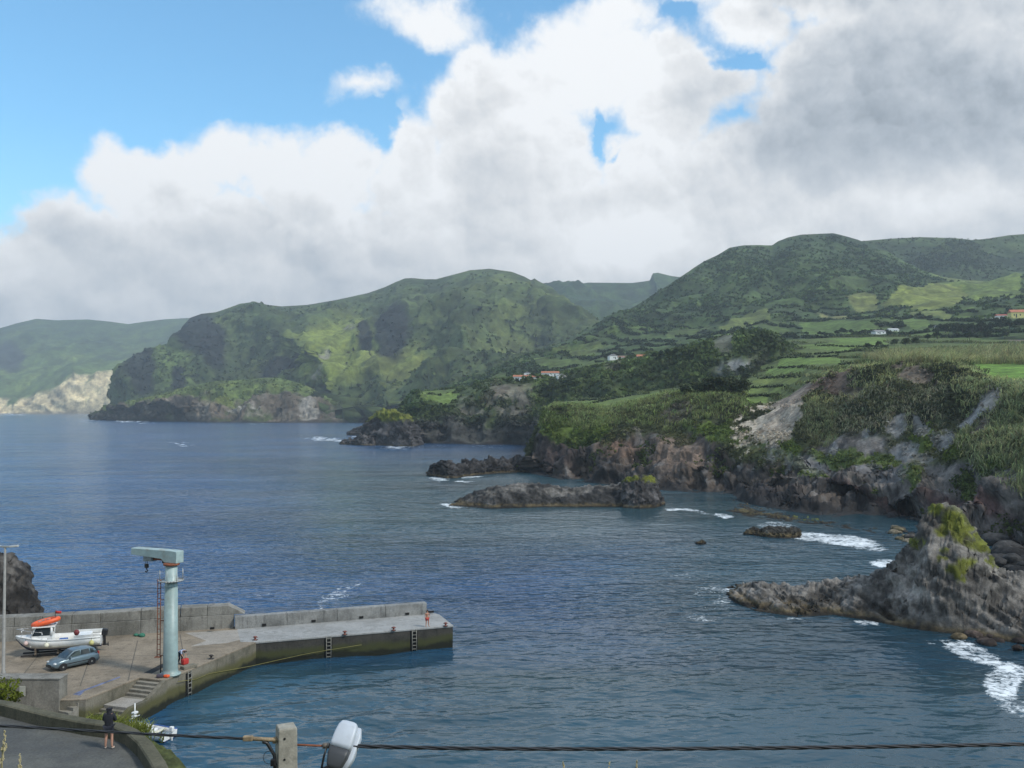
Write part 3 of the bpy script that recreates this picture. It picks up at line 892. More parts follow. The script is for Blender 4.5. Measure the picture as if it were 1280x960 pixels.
# pale scars
scarm = np.zeros(PX.shape)
for (cx, cy, rx, ry, rot, cc, a) in [(958, 535, 30, 24, 0, (0.36, 0.315, 0.255), .97), (985, 510, 34, 12, -50, (0.34, 0.285, 0.225), .97), (1000, 492, 26, 8, -38, (0.21, 0.17, 0.135), .9), (1040, 478, 26, 11, -12, (0.13, 0.090, 0.070), .9), (1065, 488, 14, 8, 0, (0.12, 0.09, 0.07), .6), (1145, 470, 24, 9, 8, (0.15, 0.115, 0.095), .75),
                                     (1215, 515, 32, 11, -35, (0.20, 0.195, 0.19), .95), (1240, 502, 10, 16, 25, (0.22, 0.20, 0.175), .9), (1180, 545, 12, 18, -10, (0.19, 0.185, 0.18), .9), (1120, 530, 12, 13, 0, (0.20, 0.19, 0.18), .85), (1148, 532, 8, 15, -30, (0.20, 0.19, 0.18), .9), (1128, 562, 16, 9, 0, (0.19, 0.19, 0.19), .85),
                                     (1035, 558, 9, 9, 30, (0.18, 0.175, 0.17), .9), (1078, 543, 6, 6, 0, (0.16, 0.16, 0.16), .7), (1000, 580, 26, 9, 10, (0.15, 0.15, 0.155), .6), (1095, 590, 40, 9, 12, (0.14, 0.14, 0.145), .7), (1225, 535, 14, 8, -50, (0.16, 0.13, 0.11), .8), (1145, 575, 20, 7, 0, (0.15, 0.145, 0.14), .7), (1265, 600, 14, 8, 0, (0.18, 0.175, 0.17), .7), (845, 515, 18, 10, 0, (0.13, 0.105, 0.09), .5), (795, 548, 8, 6, 0, (0.2, 0.17, 0.15), .6)]:
    w_ = ragged(wx, wy, cx, cy, rx * 1.15, ry * 1.2, rot, nf * 0.75 + nz * 0.55) * a
    scarm = np.maximum(scarm, w_)
    C = lerp3(C, w_, cc)
# bright succulent green hanging over the rock
grn = np.zeros(PX.shape)
for (cx, cy, rx, ry, rot) in [(1142, 600, 16, 22, 10), (1200, 605, 12, 14, 0), (1245, 590, 26, 12, -20), (1050, 570, 34, 12, 0), (1100, 575, 26, 10, 0), (970, 555, 30, 14, 20), (900, 545, 36, 14, 10), (1010, 590, 20, 7, 0), (700, 535, 26, 14, 0), (730, 545, 24, 10, 0), (745, 536, 18, 10, 0), (1200, 560, 14, 22, 20), (1155, 548, 16, 16, 0)]:
    grn = np.maximum(grn, ragged(wx, wy, cx, cy, rx, ry, rot, nf * 0.5 + nz * 0.3))
C = lerp3(C, grn * (1 - scarm) * 0.85, (0.075, 0.105, 0.018))
C = lerp3(C, (1 - ss(PX, 684, 696)) * ss(T, 4.0, 4.3), (0.05, 0.065, 0.022))
# plateau: grass fields with dark hedges between
plat = ss(T, 4.2, 4.7) * ss(PX, 686, 700)
C = lerp3(C, plat, (0.080, 0.105, 0.030))
wx, wy = PX + nf * 4 + nz * 3, PY + nf * 1.2
FIELDS_F = [
    ([(975, 449), (1050, 447), (1052, 456), (972, 459)], FIELD), ([(962, 462), (1010, 460), (1002, 470), (955, 472)], (0.11, 0.165, 0.036)), ([(948, 475), (1000, 472), (1000, 482), (940, 484)], (0.125, 0.155, 0.036)),
    ([(930, 487), (985, 485), (975, 494), (932, 495)], (0.11, 0.15, 0.034)), ([(932, 497), (965, 496), (955, 505), (934, 506)], (0.11, 0.16, 0.036)), ([(985, 436), (1040, 430), (1105, 427), (1110, 434), (1050, 441)], (0.105, 0.155, 0.034)),
    ([(1030, 424), (1107, 423), (1106, 431), (1068, 433)], (0.115, 0.175, 0.038)), ([(1212, 452), (1300, 453), (1420, 456), (1420, 490), (1290, 488), (1245, 479)], (0.115, 0.205, 0.032)),
    ([(712, 502), (770, 500), (830, 489), (830, 497), (765, 512), (712, 508)], (0.105, 0.145, 0.034)),
]
C = lerp3(C, plat * ss(np.sin(PY * 0.72 + nl * 3), 0.55, 0.95) * 0.75, (0.020, 0.030, 0.012))
for poly, cc in FIELDS_F:
    m_ = inpoly(wx, wy, poly) & (T > 4.05)
    C[m_] = np.array(cc) * (1 + 0.15 * nf[m_][:, None])
C = lerp3(C, blob(PX, PY, 1275, 422, 20, 6, 0), (0.13, 0.10, 0.08))
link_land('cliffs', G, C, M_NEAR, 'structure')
GF, PXF, PYF, TF, CF, SCARF, ROCKF, GRNF = G, PX, PY, T, C, scarm, rockm, grn


# ------------------------------------------------------------------ rocks in the sea
def sea_rock(label, px0, px1, dpx, front, crest, depth, seed, amp=1.0, veg=0.0, bandc=(0.10, 0.075, 0.035), rockc=(0.055, 0.052, 0.052), group=None, pale=0.0, vegspots=(), zb=0.0, mid=0.45, rough=None, st=0.5):
    fr = [(p[0], p[1], None) for p in front]
    cr = []
    xs = [p[0] for p in front]; ys = [p[1] for p in front]
    for (x, y) in crest:
        yf = np.interp(x, xs, ys)
        Yf = (CZ / -(ray(x, yf)[2] / ray(x, yf)[1]))
        cr.append((x, y, Yf + depth * 0.45))
    md = []
    for (x, y, Yc) in cr:
        yf = np.interp(x, xs, ys)
        md.append((x, yf * (1 - mid) + y * mid, Yc - depth * 0.30))
    G, PX, PY, T = land(px0, px1, dpx, [fr, md, cr], [14, 18], [(depth * 0.25, -0.02), (depth * 0.4, 0)], 1)
    # close the ends: sink the first and last columns
    e = np.minimum(np.arange(G.shape[1]), np.arange(G.shape[1])[::-1]) * dpx
    sink = 1 - ss(e, 0.0, 4.0 * dpx)
    G[..., 2] = G[..., 2] * (1 - sink) + (-1.5) * sink
    top = ss(T, 0.05, 0.5)
    s = rough or max(depth, 6.0)
    G = displace(G, amp * s * 0.20, 1 / (s * 0.42), 5, seed, 'ridged', top * (1 - 0.55 * ss(T, 1.7, 2.0) * (1 - ss(T, 2.0, 2.3))))
    G = displace(G, amp * s * 0.10, 1 / (s * 0.13), 5, seed + 5, 'ridged', top)
    TL = np.stack([(G[..., 0] * 0.80 - G[..., 2] * 0.60) / (s * 0.45), G[..., 1] / (s * 0.5), (G[..., 0] * 0.60 + G[..., 2] * 0.80) / (s * 0.055)], -1)
    strata = ridged(TL, 3, seed + 6)
    N_ = grid_normals(G); N_ = np.where(N_[..., 2:3] < 0, -N_, N_)
    G = G + N_ * ((strata - 0.4) * s * 0.045 * st * top)[..., None]
    nz = fbm(G / (s * 0.3), 5, seed + 8); nf = fbm(G / (s * 0.08), 4, seed + 9)
    C = np.zeros(G.shape) + np.array(rockc)
    C = lerp3(C, ss(nz + nf * 0.6, 0.0, 0.6) * 0.8, np.array(rockc) * 2.1)
    C = lerp3(C, (1 - ss(nf + nz * 0.5, -0.45, 0.0)) * 0.8, np.array(rockc) * 0.32)
    C = lerp3(C, (1 - ss(strata, 0.05, 0.40)) * 0.65 * min(1, st + .2), np.array(rockc) * 0.30)
    if pale > 0:
        C = lerp3(C, ss(T, 0.9, 1.7) * ss(nz + nf, -0.3, 0.3) * pale, (0.19, 0.175, 0.155))
    zz = G[..., 2]
    band = (1 - ss(zz + nf * 0.5, 0.5, 1.1)) * ss(zz, -0.2, 0.2)
    C = lerp3(C, band * 0.8 * ss(nf, -0.5, 0.0), bandc)
    C = lerp3(C, (1 - ss(zz + nf * 0.2, 0.15, 0.5)) * 0.9, (0.014, 0.012, 0.010))
    G_ = np.zeros(PX.shape)
    if veg > 0:
        G_ = ss(zz / zz.max() + nz * 0.35, 1 - veg - 0.06, 1 - veg + 0.06)
    for (cx, cy, rx, ry) in vegspots:
        G_ = np.maximum(G_, blob(PX + nf * 8 + nz * 6, PY + nf * 5, cx, cy, rx, ry))
    C = lerp3(C, G_ * 0.95, (0.105, 0.115, 0.014))
    o = link_land('sea_rock', G, C, M_ROCK, None, label, 'rock', group)
    return o, G, PX, PY, T, G_


ROCKS = {}
ROCKS['stack'] = sea_rock('dark rock stack with a mossy green cap standing off the farther cliff', 452, 528, 0.8,
         [(452, 556), (480, 557), (500, 558), (515, 558.5), (528, 556)],
         [(452, 540), (456, 533), (466, 523), (474, 514), (486, 512), (498, 515), (508, 519), (515, 526), (520, 534), (524, 545), (528, 554)], 36, 210, 0.6, veg=0.34)
sea_rock('low black skirt of rock at the foot of the mossy stack, seaward side', 424, 470, 0.8,
         [(424, 555.5), (440, 556), (455, 557), (470, 557)], [(424, 554), (428, 550.5), (440, 548.5), (452, 544), (470, 545)], 14, 216, 0.8)
sea_rock('low dark sloping rock just behind the mossy stack, toward the headland', 432, 468, 0.8,
         [(432, 544), (450, 544.5), (468, 544)], [(432, 542.5), (440, 537.5), (452, 533), (460, 530.5), (468, 534)], 22, 221, 0.7)
ROCKS['black'] = sea_rock('knobbly black rock ridge off the tip of the near cliff', 533, 668, 0.8,
         [(533, 594.5), (545, 596), (558, 598.5), (572, 598), (580, 596), (620, 592), (668, 590)],
         [(533, 593), (540, 585), (546, 579), (553, 575.5), (560, 574), (568, 578), (577, 579), (585, 576), (594, 577), (600, 580), (606, 576), (614, 574.5), (625, 575), (635, 574), (648, 573.5), (655, 576), (662, 580), (668, 584)], 15, 230, 1.0, rockc=(0.036, 0.034, 0.034))
ROCKS['reef'] = sea_rock('long low grey reef lying in front of the near cliff', 560, 790, 0.8,
         [(560, 632.5), (580, 633.5), (610, 636), (640, 635), (700, 634), (790, 634)],
         [(560, 631.5), (572, 627), (590, 620), (610, 612), (625, 607), (640, 605.5), (655, 604), (670, 606), (690, 609), (720, 609), (750, 608), (775, 606), (790, 606)], 20, 240, 0.34, pale=0.45, rockc=(0.040, 0.038, 0.036), st=0.3)
ROCKS['knob'] = sea_rock('dark blocky rock with tuft of green on top at the reef end', 776, 832, 0.7,
         [(776, 634.5), (800, 636), (818, 635), (832, 632)],
         [(776, 612), (779, 601), (783, 597), (792, 594.5), (802, 594), (812, 596), (820, 600), (824, 610), (828, 625), (832, 631)], 9, 250, 0.6, vegspots=[(787, 597, 12, 5), (812, 599, 9, 5)])
sea_rock('flat dark skerry with surf behind it off the pebble shore', 928, 1004, 0.7,
         [(928, 669), (945, 670), (960, 672), (980, 673), (1004, 672)],
         [(928, 667.5), (935, 664), (943, 662), (950, 664), (954, 660), (965, 658), (980, 659), (995, 661), (1002, 665), (1004, 670)], 5, 260, 0.7, rockc=(0.035, 0.033, 0.028))
sea_rock('tiny dark rock barely awash alone in the bay', 866, 884, 0.5,
         [(866, 680), (875, 681), (884, 680)], [(866, 679.5), (870, 677), (876, 676), (881, 678), (884, 679.5)], 2.2, 264, 0.6, rockc=(0.03, 0.027, 0.024))
sea_rock('small brown rock awash off the tip of the long rocky point', 905, 926, 0.5,
         [(905, 735), (915, 736.5), (926, 736)], [(905, 734.5), (909, 732), (916, 731), (922, 733), (926, 735)], 1.6, 266, 0.6, rockc=(0.06, 0.045, 0.028))
ROCKS['point'] = sea_rock('rocky point with a moss topped pinnacle rising at its landward end', 910, 1500, 0.9,
         [(910, 750), (915, 752), (945, 764), (1000, 772), (1040, 769), (1090, 777), (1150, 788), (1200, 794), (1280, 806), (1500, 850)],
         [(910, 749), (916, 742), (925, 737.5), (950, 735), (975, 739), (1000, 741), (1020, 738), (1036, 734), (1060, 728), (1080, 722), (1098, 714), (1112, 709), (1124, 698), (1134, 690), (1142, 680), (1148, 668), (1151, 655), (1152, 643), (1157, 635), (1166, 630), (1176, 629.5), (1186, 632), (1196, 636), (1203, 642), (1207, 655), (1214, 668), (1224, 678), (1232, 688), (1238, 700), (1246, 706), (1256, 714), (1266, 720), (1280, 724), (1340, 735), (1500, 760)],
         15, 270, 0.42, st=0.65, rockc=(0.130, 0.120, 0.108), pale=0.6, vegspots=[(1165, 634, 15, 6), (1190, 650, 16, 16), (1202, 668, 12, 12), (1222, 682, 14, 9), (1176, 663, 10, 6), (1142, 679, 13, 5), (1206, 705, 13, 5), (1195, 714, 13, 5), (1178, 700, 8, 4), (1185, 690, 7, 3), (1240, 704, 8, 5), (1200, 724, 6, 4)])
# olive weed on the seaward tip of the point
sea_rock('dark rounded headland rock rising behind the white boat', -160, 56, 1.2,
         [(-160, 830), (0, 812), (30, 806), (56, 800)],
         [(-160, 640), (-60, 660), (-10, 690), (4, 696), (14, 700), (24, 707), (31, 716), (34, 728), (38, 738), (46, 748), (47, 760), (50, 768), (51, 775), (54, 785), (56, 797)],
         14, 290, 0.55, rockc=(0.050, 0.045, 0.041), pale=0.2)

sea_rock('brown weedy rock shelf along the foot of the near cliff', 893, 1128, 0.8,
         [(893, 641), (920, 644), (960, 650), (1010, 655), (1060, 661), (1100, 668), (1128, 672)],
         [(893, 639.5), (905, 636), (930, 634), (950, 638), (980, 641), (1010, 645), (1050, 651), (1090, 658), (1115, 663), (1128, 670)], 40, 301, 0.5, rough=7.0, rockc=(0.055, 0.042, 0.026), bandc=(0.11, 0.09, 0.035), vegspots=[(1030, 648, 30, 3), (1000, 645, 8, 3)])


def boulder(p, r, lab, group, tone):
    b = bmesh.new()
    bmesh.ops.create_icosphere(b, subdivisions=3, radius=1.0)
    V = np.array([v.co[:] for v in b.verts])
    sd = random.uniform(0, 90)
    k = 1 + 0.28 * fbm(V * 1.1 + sd, 3, 320) + 0.10 * ridged(V * 2.6 + sd, 3, 322)
    V = V * k[:, None] * np.array([r * random.uniform(.9, 1.4), r * random.uniform(.9, 1.3), r * random.uniform(.55, .8)])
    Fa = np.array([[v.index for v in f.verts] for f in b.faces])
    b.free()
    C = np.ones(V.shape) * np.array(tone) * (0.6 + 0.8 * (ss(fbm(V * 2 / r + sd, 3, 325), -.4, .4)))[:, None]
    o = raw_mesh('boulder', V, Fa, M_ROCK, C)
    o.location = p; o.rotation_euler.z = random.uniform(0, 6)
    return tag(o, lab, 'boulder', group)


for k in range(34):
    x = random.uniform(1112, 1172); y = 662 + (x - 1112) * .32 + random.uniform(-6, 8)
    boulder(on(x, y, random.uniform(-.1, .35)), random.uniform(.35, 1.0), 'brown-grey boulder on the small beach behind the moss topped pinnacle', 'boulders on the beach behind the pinnacle', random.choice([(.10, .085, .05), (.14, .12, .085), (.05, .045, .04)]))
for k in range(26):
    x = random.uniform(1243, 1300); y = 688 + (x - 1243) * .55 + random.uniform(-14, 12)
    p = on(x, y, random.uniform(.1, 1.4))
    boulder(p, random.uniform(.8, 1.9), 'black boulder heaped under the cliff at the right edge', 'black boulders at the right edge', random.choice([(.022, .021, .021), (.035, .034, .033)]))
for k in range(20):
    x = random.uniform(1195, 1300); y = 790 + (x - 1195) * .14 + random.uniform(-4, 9)
    boulder(on(x, y, random.uniform(-.1, .25)), random.uniform(.3, .8), 'dark wet boulder at the near foot of the rocky point', 'boulders at the foot of the point', random.choice([(.035, .026, .022), (.06, .045, .038), (.09, .07, .04)]))

# ------------------------------------------------------------------ sea
def build_sea():
    pys = np.concatenate([np.geomspace(640, 40, 330), np.geomspace(39, 2.34, 110)]) + HY
    pxs = np.arange(-420, 1700, 3.2)
    PX, PY = np.meshgrid(pxs, pys)
    u = (PX - 640) / F; v = (480 - PY) / F
    c, s = math.cos(PITCH), math.sin(PITCH)
    dy, dz = c - s * v, s + c * v
    k = -CZ / dz
    G = np.stack([u * k, dy * k, np.zeros_like(k)], -1)
    fade = 1 / (1 + (G[..., 1] / 130.0) ** 2)
    h = 0
    for (lx, ly, a, sd) in [(7.0, 3.0, 0.30, 1), (3.0, 1.4, 0.16, 2), (16, 7, 0.30, 3)]:
        p = np.stack([(G[..., 0] * 0.93 + G[..., 1] * 0.36) / lx, (-G[..., 0] * 0.36 + G[..., 1] * 0.93) / ly, np.zeros_like(k)], -1)
        h = h + a * fbm(p, 3, 300 + sd)
    G[..., 2] = h * fade * 0.9
    lee = ss(PX, 560, 900) * (PY > 600)
    G[..., 2] *= 1 - 0.5 * lee
    # white water: where the swell breaks
    nz = fbm(np.stack([G[..., 0] / 9, G[..., 1] / 9, 0 * k], -1), 4, 310)
    nf = fbm(np.stack([G[..., 0] / 2.2, G[..., 1] / 2.2, 0 * k], -1), 3, 314)
    foam = np.zeros_like(k)
    wx, wy = PX + nz * 14 + nf * 4, PY + nz * 5 + nf * 2
    for (cx, cy, rx, ry, rot, a) in [
        (1255, 852, 26, 22, 25, 1.0), (1215, 815, 34, 9, 18, .9), (1270, 885, 30, 9, 15, .7), (1265, 838, 22, 9, 20, .9), (1085, 779, 16, 3.5, 8, .9),
        (1055, 675, 42, 6.0, 6, 1.0), (1085, 684, 22, 3.0, 2, .8), (1103, 703, 20, 4, 2, 1.0), (1010, 669, 26, 4, 0, 1.), (970, 657, 26, 2.5, 2, .7),
        (905, 645, 14, 2.2, 8, .9), (880, 640, 20, 2.0, 6, .6), (848, 636, 22, 1.8, 2, .95), (925, 636, 16, 1.6, 0, .5), (760, 611, 30, 1.5, 2, .5),
        (596, 627, 30, 2.6, -12, .95), (566, 631, 14, 2.0, 0, .9), (575, 597, 34, 2.0, -2, .9), (545, 597, 14, 2.4, 4, .9), (620, 596, 22, 1.2, 0, .4),
        (500, 559, 28, 1.3, 0, .9), (405, 549, 26, 1.8, 3, .9), (450, 546, 10, 2.5, -15, .8), (228, 555, 12, 1.2, 0, .85), (395, 592, 14, 1.2, 0, .4),
        (165, 526.3, 24, 1.0, 1, 1.0), (112, 526, 16, .8, 0, .8), (15, 518, 22, .9, 0, .9), (100, 517.8, 18, .6, 0, .8), (320, 529, 20, .7, 0, .6), (452, 527.5, 4, 1.5, 0, .7), (620, 557.5, 50, .8, 1, .5), (545, 556, 24, .8, 0, .6), (400, 529.5, 26, .6, 0, .5),
        (895, 745, 30, 9, 12, .55), (925, 738, 18, 4, 0, .7), (880, 772, 26, 4, 5, .5), (862, 720, 22, 4, -10, .40), (935, 750, 8, 3, 0, .6), (905, 760, 30, 10, 0, .4), (1000, 774, 30, 2, 3, .5),
        (420, 742, 36, 3, -20, .65), (398, 752, 6, 9, 20, .6), (60, 755, 16, 5, 20, .4), (330, 745, 30, 4, 0, .3),
        (1245, 745, 18, 10, 40, .8), (1190, 806, 30, 4, 6, .5), (1000, 832, 120, 14, 0, .16), (760, 885, 160, 12, 0, .1)]:
        foam = np.maximum(foam, blob(wx, wy, cx, cy, rx * 1.05, ry * 1.25, rot) * a)
    foam = np.clip(foam * 0.9, 0, 1)
    teal_tint = np.zeros_like(k)  # grey-teal zones; mid-bay cloud reflection is put into the water colour
    teal_tint = np.maximum(teal_tint, np.maximum(ss(PX, 250, 520) * ss(PY, 700, 860) * 0.75, ss(PX, 120, 260) * ss(PY, 790, 850) * 0.95))
    teal_tint = np.maximum(teal_tint, ss(PX, 560, 900) * ss(PY, 560, 680) * 0.8)
    teal_tint = np.maximum(teal_tint, ss(PX, 250, 480) * ss(PY, 545, 600) * (1 - ss(PY, 640, 760)) * 0.9)
    calm = ss(PY, 700, 830) * ss(PX, 150, 260)
    calm = np.maximum(calm, blob(PX, PY, 900, 650, 300, 30))
    teal_tint = teal_tint * (1 - 0.15 * ss(PY, 720, 900))
    m, t, b = new_mat('sea_water')
    p = pos(t)
    pw = t.node('ShaderNodeMapping')
    t.l.new(p, pw.inputs[0]); pw.inputs['Rotation'].default_value = (0, 0, R(-21)); pw.inputs['Scale'].default_value = (0.55, 1.0, 1.0)
    q = pw.outputs[0]
    streak = t.noise(q, 0.018, 5, 0.6)
    base = t.mix(t.attr('teal_tint', 'Fac'), (0.013, 0.058, 0.145, 1), (0.021, 0.055, 0.064, 1))
    ks = t.sstep(streak, 0.35, 0.65, 0.75, 1.3)
    base = t.mix(1.0, base, t.comb(ks, ks, ks), 'MULTIPLY')
    fn = t.noise(p, 1.3, 7, 0.75, 0.6)
    fn2 = t.noise(p, 0.22, 5, 0.65)
    fm = t.sstep(t.m('ADD', t.attr('foam', 'Fac'), t.m('ADD', t.m('MULTIPLY', t.m('SUBTRACT', fn, 0.5), 2.6), t.m('MULTIPLY', t.m('SUBTRACT', fn2, 0.5), 1.4))), 0.50, 1.10)
    fm = t.m('MULTIPLY', fm, t.sstep(t.attr('foam', 'Fac'), 0.05, 0.25))
    t.put(t.mix(fm, base, (0.72, 0.76, 0.78, 1)), b.inputs['Base Color'])
    t.put(t.m('ADD', t.m('MULTIPLY', fm, 0.6), 0.15), b.inputs['Roughness'])
    b.inputs['IOR'].default_value = 1.33
    b.inputs['Specular IOR Level'].default_value = 0.42
    h1 = t.noise(q, 0.95, 1.5, 0.38, 0.4)
    h1b = t.noise(t.v('ADD', q, (31, 7, 3)), 0.42, 1.5, 0.38, 0.5)
    h2 = t.noise(q, 0.10, 2, 0.4)
    h3 = t.noise(q, 2.3, 1.5, 0.4)
    gust = t.sstep(t.noise(q, 0.03, 4, 0.6), 0.35, 0.65, 0.65, 1.35)
    hh = t.m('ADD', t.m('ADD', t.m('MULTIPLY', h1, 0.55), t.m('MULTIPLY', h2, 1.2)), t.m('ADD', t.m('MULTIPLY', h3, 0.15), t.m('MULTIPLY', h1b, 0.65)))
    hh = t.m('MULTIPLY', hh, t.m('MULTIPLY', gust, 0.7))
    bn = t.node('ShaderNodeBump'); bn.inputs['Distance'].default_value = 1.0
    t.put(t.m('SUBTRACT', 1.0, t.m('MULTIPLY', t.attr('calm', 'Fac'), 0.55)), bn.inputs['Strength'])
    t.l.new(hh, bn.inputs['Height']); t.l.new(bn.outputs[0], b.inputs['Normal'])
    o = raw_mesh('sea', G.reshape(-1, 3), grid_faces(*k.shape), m, None, True, None, {'foam': foam, 'teal_tint': teal_tint, 'calm': calm})
    tag(o, kind='structure')


build_sea()

# ------------------------------------------------------------------ harbour
QZ = 2.2
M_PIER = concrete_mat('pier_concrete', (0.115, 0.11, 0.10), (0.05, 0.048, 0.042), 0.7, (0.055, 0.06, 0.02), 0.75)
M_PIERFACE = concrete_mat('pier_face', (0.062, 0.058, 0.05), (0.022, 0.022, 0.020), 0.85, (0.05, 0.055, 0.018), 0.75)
M_DECK = concrete_mat('deck_concrete', (0.32, 0.32, 0.31), (0.20, 0.20, 0.19), 0.7)
M_PAR = concrete_mat('parapet_concrete', (0.27, 0.27, 0.26), (0.105, 0.105, 0.10), 0.9)
M_WALL = concrete_mat('wall_concrete', (0.25, 0.24, 0.215), (0.115, 0.11, 0.095), 0.9)
M_APRON = concrete_mat('apron_concrete', (0.26, 0.215, 0.16), (0.145, 0.12, 0.088), 0.85)
M_PATCH = concrete_mat('patch_concrete', (0.33, 0.305, 0.27), (0.24, 0.22, 0.19), 0.6)
M_STEP = concrete_mat('step_concrete', (0.25, 0.23, 0.19), (0.11, 0.10, 0.08), 0.7, (0.06, 0.06, 0.02), 0.3)
M_QUAYFACE = concrete_mat('quay_face', (0.20, 0.18, 0.14), (0.075, 0.07, 0.05), 0.85, (0.075, 0.072, 0.022), 0.8)
M_OLDWALL = concrete_mat('old_wall', (0.23, 0.215, 0.185), (0.09, 0.088, 0.072), 0.85)
M_ROAD = concrete_mat('asphalt', (0.072, 0.074, 0.072), (0.13, 0.13, 0.115), 0.85)
M_KERB = concrete_mat('parapet_old', (0.12, 0.11, 0.075), (0.055, 0.055, 0.035), 0.8)
M_BLACK = paint('black_void', (0.006, 0.006, 0.006), 0.9)
M_IRON = paint('dark_iron', (0.035, 0.03, 0.027), 0.65, 0.3)
M_RUST = paint('rusty_iron', (0.20, 0.065, 0.03), 0.85, 0.0, 0.3, 6)
M_REDP = paint('red_bollard', (0.17, 0.05, 0.035), 0.7, 0, 0.25, 8, dirt=(0.10, 0.04, 0.03))
M_TEAL = paint('crane_paint', (0.245, 0.325, 0.315), 0.45, 0, 0.12, 1.2, dirt=(0.19, 0.22, 0.19))
M_TEALL = paint('crane_paint_pale', (0.32, 0.41, 0.40), 0.45, 0, 0.15, 1.6, dirt=(0.24, 0.20, 0.14))
M_WHITE = paint('gel_white', (0.72, 0.72, 0.70), 0.3, 0, 0.06, 2, dirt=(0.55, 0.54, 0.50))
M_CREAM = paint('cream', (0.62, 0.59, 0.46), 0.5, 0, 0.08, 2)
M_NAVY = paint('bottom_blue', (0.016, 0.028, 0.085), 0.6, 0, 0.2, 3)
M_BLUE = paint('blue_tarp', (0.05, 0.11, 0.32), 0.5, 0, 0.2, 3)
M_ORANGE = paint('orange_rubber', (0.72, 0.105, 0.025), 0.5, 0, 0.12, 4)
M_REDF = paint('red_cloth', (0.42, 0.03, 0.025), 0.8, 0, 0.1, 4)
M_GLASS = paint('dark_glass', (0.025, 0.035, 0.04), 0.08, 0, 0.05, 2, spec=0.7)
M_CHROME = paint('bright_metal', (0.6, 0.6, 0.6), 0.3, 0.9)
M_BLKP = paint('black_plastic', (0.012, 0.012, 0.014), 0.45)
M_TYRE = paint('tyre', (0.014, 0.014, 0.014), 0.85)
M_CARP = paint('car_paint', (0.135, 0.185, 0.215), 0.28, 0.35, 0.05, 1)
M_ALU = paint('galvanised', (0.42, 0.42, 0.40), 0.5, 0.6)
M_RUNG = paint('weathered_rung', (.17, .165, .14), .8, 0, .3, 6)
M_YROPE = paint('yellow_rope', (0.20, 0.18, 0.05), 0.8)
M_GNET = paint('green_net', (0.03, 0.14, 0.09), 0.85, 0, 0.4, 9)

E1, E0 = on(320, 802.5, QZ), on(566, 782, QZ)
pd = (E0 - E1); pd.z = 0; PLEN = pd.length; pd.normalize()
pq = Vector((-pd.y, pd.x, 0))


def PP(a, q, z):
    return Vector((E1.x, E1.y, 0)) + pd * a + pq * q + Vector((0, 0, z))


def rot_to(v):
    return Matrix.Rotation(math.atan2(v.y, v.x), 4, 'Z')


pier = empty('pier', PP(PLEN / 2, 3, 0), 'grey concrete pier running out across the water with red bollards along its edge', 'pier')
PI_ = Matrix.Translation(-pier.location)


def put(mb, name, mat, parent, **k):
    """build a part given in world coordinates under an unrotated Empty"""
    o = mb.build(name, mat, None, **k)
    o.parent = parent
    o.matrix_parent_inverse = Matrix.Identity(4)
    o.location = -parent.location
    return o


poly = [PP(0, 0, 0), PP(PLEN, 0, 0), PP(PLEN, 5.5, 0), PP(PLEN - 0.9, 7.4, 0), PP(-6, 7.4, 0), PP(-6, 2.0, 0)]
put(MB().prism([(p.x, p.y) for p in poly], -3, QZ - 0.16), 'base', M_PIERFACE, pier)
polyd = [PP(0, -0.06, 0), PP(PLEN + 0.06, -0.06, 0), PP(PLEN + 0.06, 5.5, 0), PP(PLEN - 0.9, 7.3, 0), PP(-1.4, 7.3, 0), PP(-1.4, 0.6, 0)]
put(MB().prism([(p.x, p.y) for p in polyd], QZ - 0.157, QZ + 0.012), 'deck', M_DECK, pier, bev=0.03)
mb = MB()
a0 = -1.6
while a0 < PLEN - 1.3:
    a1 = min(a0 + 5.1, PLEN - 1.2)
    mb.box(PP((a0 + a1) / 2, 6.35, (QZ - 1 + 3.40) / 2 + 0.012), (a1 - a0 - 0.03, 0.95, 3.40 - QZ + 1), rot_to(pd), 0.03)
    a0 = a1
put(mb, 'parapet', M_PAR, pier)
for px in (330, 392, 452, 510, 540):
    g = at(px, 779 - (px - 330) * 0.055, 92)
    a = (on(px, 781 - (px - 330) * 0.07, QZ + 0.2) - PP(0, 0, QZ)).dot(pd)
    put(MB().box(PP(a, 5.86, QZ + 0.24), (0.42 if px < 535 else 0.6, 0.12, 0.22), rot_to(pd)), 'drain_slot', M_BLACK, pier)


def ladder(mb, p, out, side, ztop, zbot, n=8):
    for s in (-0.22, 0.22):
        mb.tube([p + side * s + out * 0.14 + Vector((0, 0, zbot)), p + side * s + out * 0.14 + Vector((0, 0, ztop))], 0.045, 6)
    for k in range(n):
        z = zbot + (ztop - zbot) * (k + 0.5) / n
        mb.box(p + out * 0.14 + Vector((0, 0, z)), (0.44, 0.07, 0.07), rot_to(side))
    return mb


for px in (410, 526):
    a = (on(px, 794, QZ) - PP(0, 0, QZ)).dot(pd)
    put(MB().box(PP(a, -0.006, 1.0), (0.75, 0.05, 2.0), rot_to(pd)), 'ladder_recess', M_BLACK, pier)
    put(ladder(MB(), PP(a, 0, 0), -pq, pd, QZ - 0.05, -0.3, 7), 'ladder', M_RUNG, pier)

# quay apron with its steps
B_ = on(206, 850, QZ)
qd = (B_ - E1); qd.z = 0; SLEN = qd.length; qd.normalize()
qn = Vector((-qd.y, qd.x, 0))
if qn.x < 0: qn = -qn


def QQ(s, n, z):
    return Vector((E1.x, E1.y, 0)) + qd * s + qn * n + Vector((0, 0, z))


